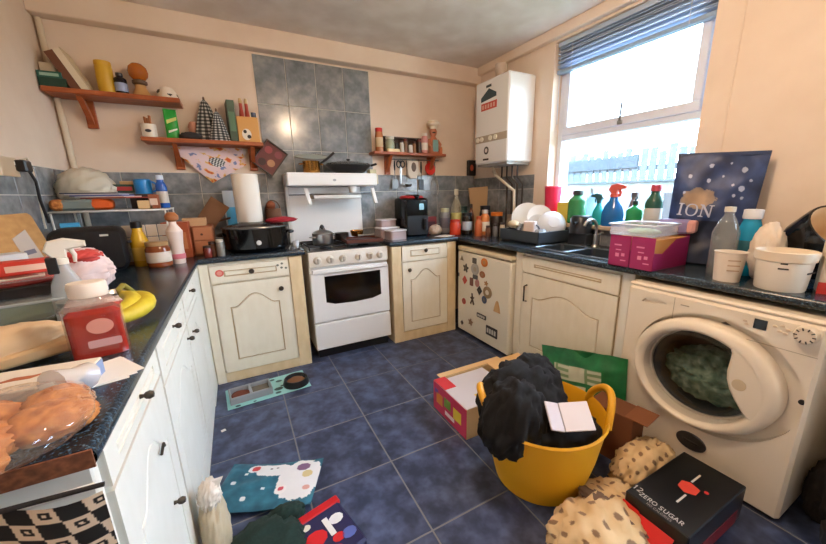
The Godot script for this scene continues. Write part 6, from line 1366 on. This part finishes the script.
	part("lettering", B(Vector3(0.03, 0.285, 0.05), Vector3(0.085, 0.291, 0.056)), c(190, 196, 212), t, Vector3(0, 0, 0), Vector3(-7, 0, -3))
	part("lettering", B(Vector3(0.03, 0.268, 0.052), Vector3(0.075, 0.274, 0.058)), c(190, 196, 212), t, Vector3(0, 0, 0), Vector3(-7, 0, -3))
	part("top_seam", B(Vector3(-0.185, 0.556, -0.004), Vector3(0.185, 0.574, 0.004), 0.001), c(44, 60, 96, 0.4), t)
	# tubs and bottles on the near right worktop
	t = thing("small_tub", "small white lidless tub at the worktop edge", "tub", Vector3(2.815, TOP, 2.57))
	part("tub", L([Vector2(0, 0), Vector2(0.046, 0), Vector2(0.056, 0.126), Vector2(0.06, 0.13), Vector2(0.053, 0.13), Vector2(0.043, 0.008), Vector2(0, 0.008)], 26), c(230, 218, 202, 0.45), t)
	for i in 3: part("print", B(Vector3(-0.012, 0.05 + i * 0.022, 0), Vector3(0.03, 0.055 + i * 0.022, 0.003)), c(196, 170, 142), t, Vector3(-0.045, 0, 0.024), Vector3(0, -56, 0))
	t = thing("clear_bottle", "empty clear plastic bottle behind the small white tub", "bottle", Vector3(2.92, TOP, 2.50))
	part("body", L([Vector2(0, 0), Vector2(0.05, 0), Vector2(0.052, 0.2), Vector2(0.035, 0.25), Vector2(0.018, 0.28), Vector2(0.018, 0.3)], 22), glassy(196, 200, 196, 0.2, 0.06), t)
	part("cap", L([Vector2(0.021, 0), Vector2(0.021, 0.022), Vector2(0, 0.024)], 16), c(206, 200, 186, 0.4), t, Vector3(0, 0.295, 0))
	t = bottle("blue_bottle", "bright blue bottle with a white cap behind the tubs", "bottle", Vector3(3.01, TOP, 2.555), 0.043, 0.305, c(22, 142, 186, 0.2), c(226, 226, 230, 0.4), c(30, 96, 110, 0.4), 0.75, 0.74)
	t = thing("white_cloth", "crumpled off-white cloth bundle behind the big white tub", "cloth", Vector3(2.97, TOP, 2.64))
	part("cloth", heap(Vector3(0.055, 0.12, 0.055), 0.16, 1.7, 79, -0.12), c(226, 212, 196, 0.9), t, Vector3(0, 0.12, 0))
	t = thing("paint_tub", "large white tub with a wide rim on the right worktop", "tub", Vector3(2.83, TOP, 2.74))
	part("tub", L([Vector2(0, 0), Vector2(0.074, 0), Vector2(0.077, 0.006), Vector2(0.085, 0.118)], 32), c(234, 224, 208, 0.45), t)
	part("rim", L([Vector2(0.085, 0.116), Vector2(0.091, 0.12), Vector2(0.095, 0.155), Vector2(0.091, 0.157), Vector2(0.086, 0.14), Vector2(0.079, 0.04), Vector2(0, 0.03)], 32), c(230, 214, 190, 0.5), t)
	for e in [[-0.02, 0.09, 0.03], [-0.02, 0.11, 0.02], [0.08, 0.075, 0.06]]:
		var a: float = deg_to_rad(150.0 - e[0] * 700.0)
		var o = part("print", B(Vector3(-e[2] / 2, 0, 0), Vector3(e[2] / 2, 0.006, 0.003)), c(52, 44, 40), t)
		o.position = Vector3(cos(a) * 0.0815, e[1], sin(a) * 0.0815); o.rotation.y = PI / 2 - a
	t = thing("black_pot", "large round black pot tipped on its side with a beige inside", "pot", Vector3(3.10, TOP + 0.175, 2.785)); t.basis = Basis(Quaternion(Vector3.UP, Vector3(-0.35, 0.63, 0.53).normalized()))
	part("shell", L([Vector2(0, -0.17), Vector2(0.07, -0.163), Vector2(0.115, -0.12), Vector2(0.138, -0.03), Vector2(0.132, 0.07), Vector2(0.128, 0.083), Vector2(0.12, 0.083)], 36), m("black_gloss"), t)
	part("lining", L([Vector2(0.12, 0.082), Vector2(0.122, 0.0), Vector2(0.1, -0.09), Vector2(0, -0.11)], 34), c(220, 190, 152, 0.7), t)
	var em := S(); lathe(em, [Vector2(0.016, 0), Vector2(0.022, 0), Vector2(0.022, 0.004), Vector2(0.016, 0.004)], 20)
	part("emblem", em, c(60, 130, 96, 0.4), t, Vector3(-0.02, -0.04, 0.134), Vector3(88, -10, 0))
	t = thing("red_white_packet", "red and white packet at the far right worktop edge", "packet", Vector3(2.905, TOP, 2.87), -70)
	part("pack", B(Vector3(-0.045, 0, -0.04), Vector3(0.07, 0.2, 0.04), 0.005), c(226, 210, 190, 0.5), t)
	part("print", B(Vector3(-0.046, 0.0, 0.0385), Vector3(0.071, 0.045, 0.0412)), c(196, 52, 44, 0.5), t); part("print", B(Vector3(-0.02, 0.06, 0.0385), Vector3(0.071, 0.17, 0.0412)), c(206, 120, 84, 0.5), t)

func build_floor_goods():
	var t
	var st
	# laundry tub
	t = thing("laundry_tub", "yellow flexible laundry tub with looped handles on the floor", "tub", Vector3(2.06, 0, 2.255), -32)
	var ym = c(226, 164, 24, 0.45)
	part("bucket", L([Vector2(0, 0.004), Vector2(0.19, 0.0), Vector2(0.205, 0.01), Vector2(0.245, 0.18), Vector2(0.272, 0.345), Vector2(0.28, 0.352), Vector2(0.274, 0.362), Vector2(0.264, 0.35), Vector2(0.236, 0.18), Vector2(0.196, 0.02), Vector2(0, 0.016)], 48), ym, t)
	for s in [-1, 1]:
		var pts := []
		for i in 17:
			var a := deg_to_rad(lerp(-24.0, 24.0, i / 16.0)); var k := sin(PI * i / 16.0)
			pts.append(Vector3(s * (0.272 + 0.018 * k) * cos(a), 0.33 + 0.12 * pow(k, 0.6), (0.272 + 0.018 * k) * sin(a)))
		part("handle", T(pts, 0.017, 8, 1.0), ym, t)
	t = thing("black_clothes", "heap of black clothes spilling over the yellow tub", "clothes", Vector3(2.0, 0.325, 2.18))
	for e in [[0.215, 0.15, 0.165, 0.015, 0.045, -0.02, 85, 10], [0.13, 0.165, 0.13, -0.12, 0.03, 0.07, 86, -20], [0.13, 0.10, 0.11, 0.10, 0.10, -0.04, 89, 40], [0.18, 0.075, 0.16, 0.10, -0.055, 0.13, 87, 0]]:
		part("garment", heap(Vector3(e[0], e[1], e[2]), 0.17, 1.0, e[6], -1e9, 60, 36, 2.0, Vector3(2.2, 0.55, 1.6)), m("black_cloth"), t, Vector3(e[3], e[4], e[5]), Vector3(0, e[7], e[7] * 0.6))
	t = thing("white_sleeve", "folded white card pack lying on the black clothes", "packet", Vector3(2.065, 0.412, 2.43), -30); t.rotation_degrees = Vector3(34, -28, 6)
	part("panel", B(Vector3(-0.06, 0, -0.06), Vector3(0.06, 0.008, 0.06), 0.002), c(222, 216, 220, 0.6), t)
	part("panel", B(Vector3(0, 0, -0.06), Vector3(0.07, 0.008, 0.06), 0.002), c(206, 198, 204, 0.6), t, Vector3(-0.06, 0.004, 0), Vector3(0, 0, 150))
	# colourful long box
	t = thing("cat_food_box", "long open cardboard box with a pink printed end on the floor", "box", Vector3(1.885, 0, 1.90), 0)
	var w := 0.62; var d := 0.36; var h := 0.185
	st = S()
	bx(st, Vector3(0, 0, -d), Vector3(w, 0.004, 0)); bx(st, Vector3(0, 0, -0.004), Vector3(w, h, 0), 0.001); bx(st, Vector3(0, 0, -d), Vector3(w, h, -d + 0.004), 0.001); bx(st, Vector3(w - 0.004, 0, -d), Vector3(w, h, 0), 0.001)
	part("carton", st, c(222, 196, 150, 0.6), t)
	part("printed_end", B(Vector3(-0.003, 0, -d), Vector3(0, h, 0), 0.001), c(206, 58, 92, 0.5), t)
	for e in [[0.05, 0.06, 0.08, 0.07, [236, 210, 70]], [0.16, 0.08, 0.07, 0.06, [120, 170, 70]], [0.25, 0.06, 0.07, 0.07, [232, 150, 60]], [0.12, 0.03, 0.1, 0.025, [240, 226, 224]], [0.3, 0.12, 0.04, 0.03, [120, 80, 160]]]:
		part("print", B(Vector3(-0.0045, e[1], -e[0] - e[2]), Vector3(-0.003, e[1] + e[3], -e[0])), c(e[4][0], e[4][1], e[4][2], 0.5), t)
	part("lid_panel", B(Vector3(0.0, h - 0.004, -d * 0.93), Vector3(0.36, h, 0.0), 0.001), c(206, 202, 206, 0.5), t, Vector3(0, 0.004, 0))
	part("lid_print", B(Vector3(0.0, h + 0.0005, -d), Vector3(0.08, h + 0.005, -d * 0.62), 0.001), c(206, 50, 60, 0.5), t)
	part("lid_print", B(Vector3(0.12, h + 0.0005, -0.10), Vector3(0.3, h + 0.0052, 0.0), 0.001), c(232, 196, 70, 0.5), t)
	part("flap", B(Vector3(0.36, 0, -d), Vector3(0.62, 0.004, -d * 0.5), 0.001), c(222, 184, 132, 0.8), t, Vector3(0, h + 0.006, 0), Vector3(0, -5, 4))
	part("flap", B(Vector3(0.05, 0, -d - 0.05), Vector3(0.55, 0.004, -d), 0.001), c(222, 188, 138, 0.8), t, Vector3(0, h, 0), Vector3(0, 0, 0))
	# green bag of compost / litter
	printed("green_bag", tex(128, 96, func(x, y):
		var q := lerp3(Color8(20, 92, 52), Color8(34, 128, 72), 0.5 + tile_noise(x, y, 128, 3.0, 121))
		if y > 62: q = lerp3(Color8(150, 142, 70), Color8(90, 96, 52), 0.5 + tile_noise(x, y, 128, 4.0, 122))
		if y > 22 and y < 44 and x > 20 and x < 96: q = Color8(196, 200, 180) if (x / 24) % 2 == 0 or (x % 24) > 3 and (y / 4) % 2 == 0 else Color8(120, 150, 110)
		if y > 48 and y < 60 and x > 52 and x < 74: q = Color8(206, 206, 180)
		return q), 0.4)
	t = thing("green_sack", "green printed sack with white labels standing behind the yellow tub", "sack", Vector3(2.585, 0.015, 2.10), -82); t.rotation_degrees = Vector3(-6, -80, 10)
	part("sack", pouch(0.46, 0.52, 0.40, 0.08, 88, 0.014), m("green_bag"), t)
	t = thing("cardboard_box", "plain brown cardboard box behind the green sack", "box", Vector3(2.50, 0, 2.35), 8)
	part("box", B(Vector3(-0.07, 0, -0.12), Vector3(0.07, 0.27, 0.10), 0.002), c(116, 70, 44, 0.85), t)
	part("flap", B(Vector3(-0.07, 0.27, 0.06), Vector3(0.07, 0.274, 0.16)), c(132, 82, 52, 0.85), t, Vector3(0, 0, 0), Vector3(0, 0, 0))
	# spotted blanket
	printed("spotted", tex(160, 160, func(x, y):
		var q := lerp3(Color8(206, 176, 132), Color8(226, 200, 158), 0.5 + tile_noise(x, y, 160, 4.0, 131))
		var cx: int = x % 14; var cy: int = (y + (7 if (x / 14) % 2 == 0 else 0)) % 14
		if Vector2(cx - 7, cy - 7).length() < 2.5: q = Color8(136, 110, 88)
		return q), 0.95)
	t = thing("spotted_blanket", "beige spotted blanket heaped on the floor under the drinks box", "blanket", Vector3(2.16, 0, 2.54))
	part("fold", heap(Vector3(0.17, 0.11, 0.09), 0.2, 1.8, 91, -0.06, 56, 30), m("spotted"), t, Vector3(0.29, 0.065, -0.015))
	part("fold", heap(Vector3(0.2, 0.1, 0.14), 0.22, 1.8, 92, -0.05, 56, 30), m("spotted"), t, Vector3(-0.19, 0.055, 0.11))
	part("fold", heap(Vector3(0.12, 0.07, 0.12), 0.22, 1.8, 94, -0.05, 40, 24), m("spotted"), t, Vector3(-0.02, 0.055, 0.05))
	part("lining", heap(Vector3(0.045, 0.03, 0.12), 0.2, 1.8, 93), c(116, 96, 84, 0.95), t, Vector3(-0.11, 0.115, 0.09))
	# drinks box
	t = thing("drinks_box", "black drinks multipack box marked zero sugar with a torn red side", "box", Vector3(2.11, 0.05, 2.64), 0)
	var bw := 0.425; var bd := 0.22; var bh := 0.15
	part("box", B(Vector3(0, 0, 0), Vector3(bw, bh, bd), 0.004), c(14, 13, 14, 0.3), t)
	part("red_side", PR([Vector2(-0.03, 0.0), Vector2(bd - 0.02, 0.0), Vector2(bd - 0.02, 0.07), Vector2(0.12, 0.075), Vector2(0.10, 0.055), Vector2(0.08, 0.06), Vector2(0.06, 0.11), Vector2(0.0, 0.115)], 0.004), c(214, 26, 24, 0.4), t, Vector3(-0.004, 0, 0), Vector3(0, -90, 0)).rotation_degrees = Vector3(0, -90, 0)
	part("red_flap", B(Vector3(-0.10, -0.003, 0.0), Vector3(0.0, 0.0, 0.19), 0.001), c(214, 26, 24, 0.4), t, Vector3(0.0, 0.10, -0.01), Vector3(0, 0, 42))
	part("red_front", B(Vector3(0.06, 0.0, bd), Vector3(bw * 0.9, 0.06, bd + 0.0015)), c(120, 18, 24, 0.4), t)
	text("ZERO SUGAR", 0.026, c(206, 202, 196), t, Vector3(0.036, bh + 0.0004, bd * 0.5), Vector3(-90, -90, 0))
	text("NO CALORIES", 0.014, c(150, 140, 132), t, Vector3(0.014, bh + 0.0004, bd * 0.52), Vector3(-90, -90, 0))
	text("12", 0.034, c(206, 202, 196), t, Vector3(0.05, bh + 0.0004, 0.018), Vector3(-90, -90, 0))
	part("emblem", PR([Vector2(-0.035, 0.0), Vector2(-0.02, 0.03), Vector2(0.02, 0.034), Vector2(0.035, 0.01), Vector2(0.025, -0.028), Vector2(-0.015, -0.03)], 0.001), c(206, 66, 50, 0.4), t, Vector3(bw * 0.52, bh, bd * 0.52), Vector3(-90, 0, 0))
	part("emblem", PR(ell(0.0, 0.0, 0.008, 0.008, 12), 0.001), c(196, 40, 34, 0.4), t, Vector3(bw * 0.60, bh, bd * 0.72), Vector3(-90, 0, 0))
	part("emblem_line", B(Vector3(bw * 0.62, bh, bd * 0.46), Vector3(bw * 0.78, bh + 0.001, bd * 0.49)), c(206, 198, 190), t); part("emblem_line", B(Vector3(bw * 0.27, bh, bd * 0.55), Vector3(bw * 0.42, bh + 0.001, bd * 0.58)), c(206, 198, 190), t)
	# pet mat and bowls
	t = thing("pet_mat", "pale aqua patterned pet mat in front of the left cabinet", "mat", Vector3(0.97, 0.001, 0.77), 4)
	part("mat", B(Vector3(-0.26, 0, -0.135), Vector3(0.265, 0.004, 0.135), 0.001), c(150, 206, 202, 0.6), t)
	for e in [[0.06, 0.05, 0.03], [0.08, -0.06, 0.022], [0.04, -0.1, 0.018], [0.05, 0.10, 0.02], [0.09, 0.02, 0.014], [-0.2, 0.12, 0.016], [-0.1, 0.123, 0.01]]: part("print", PR(ell(e[0], -e[1], e[2], e[2] * 0.7, 10), 0.0008), c(62, 92, 92, 0.6), t, Vector3(0, 0.004, 0), Vector3(-90, 0, 0))
	t = thing("double_feeder", "grey double pet bowl holding brown food on the mat", "pet bowl", Vector3(0.86, 0.005, 0.80), 5)
	st = S()
	bx(st, Vector3(-0.125, 0, -0.07), Vector3(0.125, 0.008, 0.07))
	for e in [[Vector3(-0.13, 0, 0.062), Vector3(0.13, 0.05, 0.075)], [Vector3(-0.13, 0, -0.075), Vector3(0.13, 0.05, -0.062)], [Vector3(-0.13, 0, -0.062), Vector3(-0.118, 0.05, 0.062)], [Vector3(0.118, 0, -0.062), Vector3(0.13, 0.05, 0.062)], [Vector3(-0.008, 0, -0.062), Vector3(0.008, 0.05, 0.062)]]: bx(st, e[0], e[1], 0.004)
	part("bowls", st, c(146, 152, 156, 0.4), t)
	part("biscuits", heap(Vector3(0.052, 0.014, 0.055), 0.25, 4.0, 95, -0.01, 24, 12), c(112, 56, 40, 0.8), t, Vector3(-0.063, 0.02, 0)).set_meta("kind", "stuff")
	part("water", B(Vector3(0.01, 0.008, -0.06), Vector3(0.116, 0.024, 0.06)), c(110, 104, 92, 0.1), t)
	t = thing("pet_bowl", "round black pet bowl on the right of the mat", "pet bowl", Vector3(1.155, 0.005, 0.80))
	part("bowl", L([Vector2(0, 0), Vector2(0.088, 0), Vector2(0.09, 0.01), Vector2(0.078, 0.045), Vector2(0.07, 0.045), Vector2(0.058, 0.012), Vector2(0, 0.008)], 30), m("black_plastic"), t)
	part("biscuits", heap(Vector3(0.055, 0.012, 0.055), 0.2, 4.0, 96, -0.008, 24, 12), c(128, 84, 52, 0.8), t, Vector3(0, 0.02, 0)).set_meta("kind", "stuff")
	# christmas gift bag lying flat
	printed("xmas_print", tex(128, 96, func(x, y):
		var q := lerp3(Color8(24, 82, 106), Color8(46, 116, 138), 0.5 + 1.4 * tile_noise(x, y, 128, 3.0, 141))
		var bear: float = min(min(Vector2((x - 66) / 26.0, (y - 22) / 16.0).length(), Vector2((x - 104) / 30.0, (y - 44) / 46.0).length()), Vector2((x - 38) / 12.0, (y - 16) / 10.0).length())
		if bear + 0.25 * tile_noise(x, y, 128, 5.0, 142) < 0.95: q = Color8(226, 226, 228)
		for e in [[38, 16, 6, 190, 60, 64], [60, 18, 2, 40, 40, 44], [68, 16, 2, 40, 40, 44], [104, 20, 9, 126, 92, 130], [112, 36, 7, 206, 190, 140], [84, 66, 8, 236, 232, 232], [84, 64, 4, 206, 84, 96], [116, 66, 5, 214, 160, 150], [60, 60, 3, 220, 226, 230], [16, 46, 4, 226, 230, 234], [40, 78, 4, 226, 230, 234], [28, 28, 3, 226, 230, 234], [12, 80, 3, 206, 220, 226]]:
			if Vector2(x - e[0], y - e[1]).length() < e[2]: q = Color8(e[3], e[4], e[5])
		return q), 0.5)
	t = thing("christmas_bag", "teal gift bag with a white polar bear print lying on the floor", "gift bag", Vector3(0.905, 0.012, 1.70), -24)
	st = S()
	for side in [1.0, -1.0]:
		sheet(st, func(u, v): return Vector3((u - 0.5) * 0.44, 0.012 + side * 0.022 * pow(sin(PI * u) * sin(PI * v), 0.4) + 0.008 * noise(Vector3(u, v, 0) * 4.0, 1.0, 143) * (1.0 if side > 0 else 0.0), (0.5 - v) * 0.27 + 0.02 * sin(u * 3.0)), 24, 18)
	part("bag", st, m("xmas_print"), t)
	t = thing("green_jumper", "dark green garment crumpled on the floor below the gift bag", "clothes", Vector3(0.855, 0.0, 2.05))
	part("cloth", heap(Vector3(0.13, 0.055, 0.14), 0.2, 2.2, 97, -0.03), m("green_cloth"), t, Vector3(0, 0.034, 0.02))
	part("sleeve", heap(Vector3(0.07, 0.035, 0.05), 0.18, 2.2, 98, -0.025), m("green_cloth"), t, Vector3(0.09, 0.03, -0.12))
	t = thing("christmas_packet", "red and navy christmas packet with stars lying on the floor", "packet", Vector3(1.085, 0.004, 2.09), 14)
	part("packet", PR(rrect(-0.10, -0.13, 0.10, 0.13, 0.01), 0.03, 0.01), c(36, 36, 78, 0.4), t, Vector3.ZERO, Vector3(-90, 0, 0))
	part("header", B(Vector3(-0.105, 0.012, -0.135), Vector3(0.105, 0.034, -0.095), 0.004), c(196, 26, 34, 0.4), t)
	for e in [[-0.05, 0.0, 0.045, 206, 34, 40], [0.05, -0.03, 0.03, 226, 226, 230], [-0.06, -0.07, 0.018, 226, 220, 200], [0.06, 0.06, 0.03, 90, 106, 176], [0.02, 0.05, 0.025, 206, 40, 46], [-0.02, 0.10, 0.04, 196, 30, 36]]: part("print", PR(ell(e[0], -e[1], e[2], e[2] * 0.8, 10), 0.001), c(e[3], e[4], e[5], 0.4), t, Vector3(0, 0.03, 0), Vector3(-90, 0, 0))
	part("print", B(Vector3(0.0, 0.0305, -0.06), Vector3(0.022, 0.0325, 0.03)), c(230, 228, 228, 0.4), t)
	# plastic bag by the left cabinets
	t = thing("plastic_bag", "cream plastic bag knotted beside the left cabinets on the floor", "bag", Vector3(0.712, 0, 1.97))
	part("bag", heap(Vector3(0.042, 0.15, 0.07), 0.18, 1.8, 99, -0.14), c(196, 180, 150, 0.6), t, Vector3(0, 0.14, 0))
	part("knot", heap(Vector3(0.03, 0.05, 0.045), 0.3, 2.4, 100), c(222, 212, 198, 0.6), t, Vector3(0.0, 0.29, 0.0))
	part("ear", PR([Vector2(-0.02, 0), Vector2(0.03, 0.02), Vector2(0.05, 0.06), Vector2(0.01, 0.06)], 0.006, 0.002), c(226, 220, 212, 0.6), t, Vector3(0.0, 0.29, 0.0))
	single("paper_scrap", "tiny white scrap on the floor tiles by the left cabinets", "scrap", B(Vector3(-0.012, 0, -0.01), Vector3(0.012, 0.004, 0.01), 0.001), m("paper"), Vector3(0.70, 0.0005, 1.13), Vector3(0, 20, 0))
	# dark bags beyond the washing machine
	t = thing("bin_bag", "black bin bag slumped beyond the washing machine", "bin bag", Vector3(2.62, 0, 3.22))
	part("bag", heap(Vector3(0.14, 0.24, 0.15), 0.16, 2.0, 103, -0.2), c(18, 18, 20, 0.4), t, Vector3(0, 0.2, 0))
	single("dark_rag", "dark brown cloth stuffed in the gap beside the washing machine", "cloth", heap(Vector3(0.06, 0.14, 0.06), 0.2, 2.4, 104, -0.12), c(40, 36, 34, 0.95), Vector3(2.88, 0.12, 3.01))

func _ready():
	rng.seed = 7
	setup_view()
	materials()
	build_room()
	build_lamp()
	build_window()
	build_unseen_door()
	build_outside()
	build_units()
	build_worktops()
	build_sink()
	build_cooker()
	build_fridge()
	build_washer()
	build_boiler()
	build_shelves()
	build_hanging()
	build_left_goods()
	build_cooker_goods()
	build_corner_goods()
	build_sill_goods()
	build_right_goods()
	build_floor_goods()
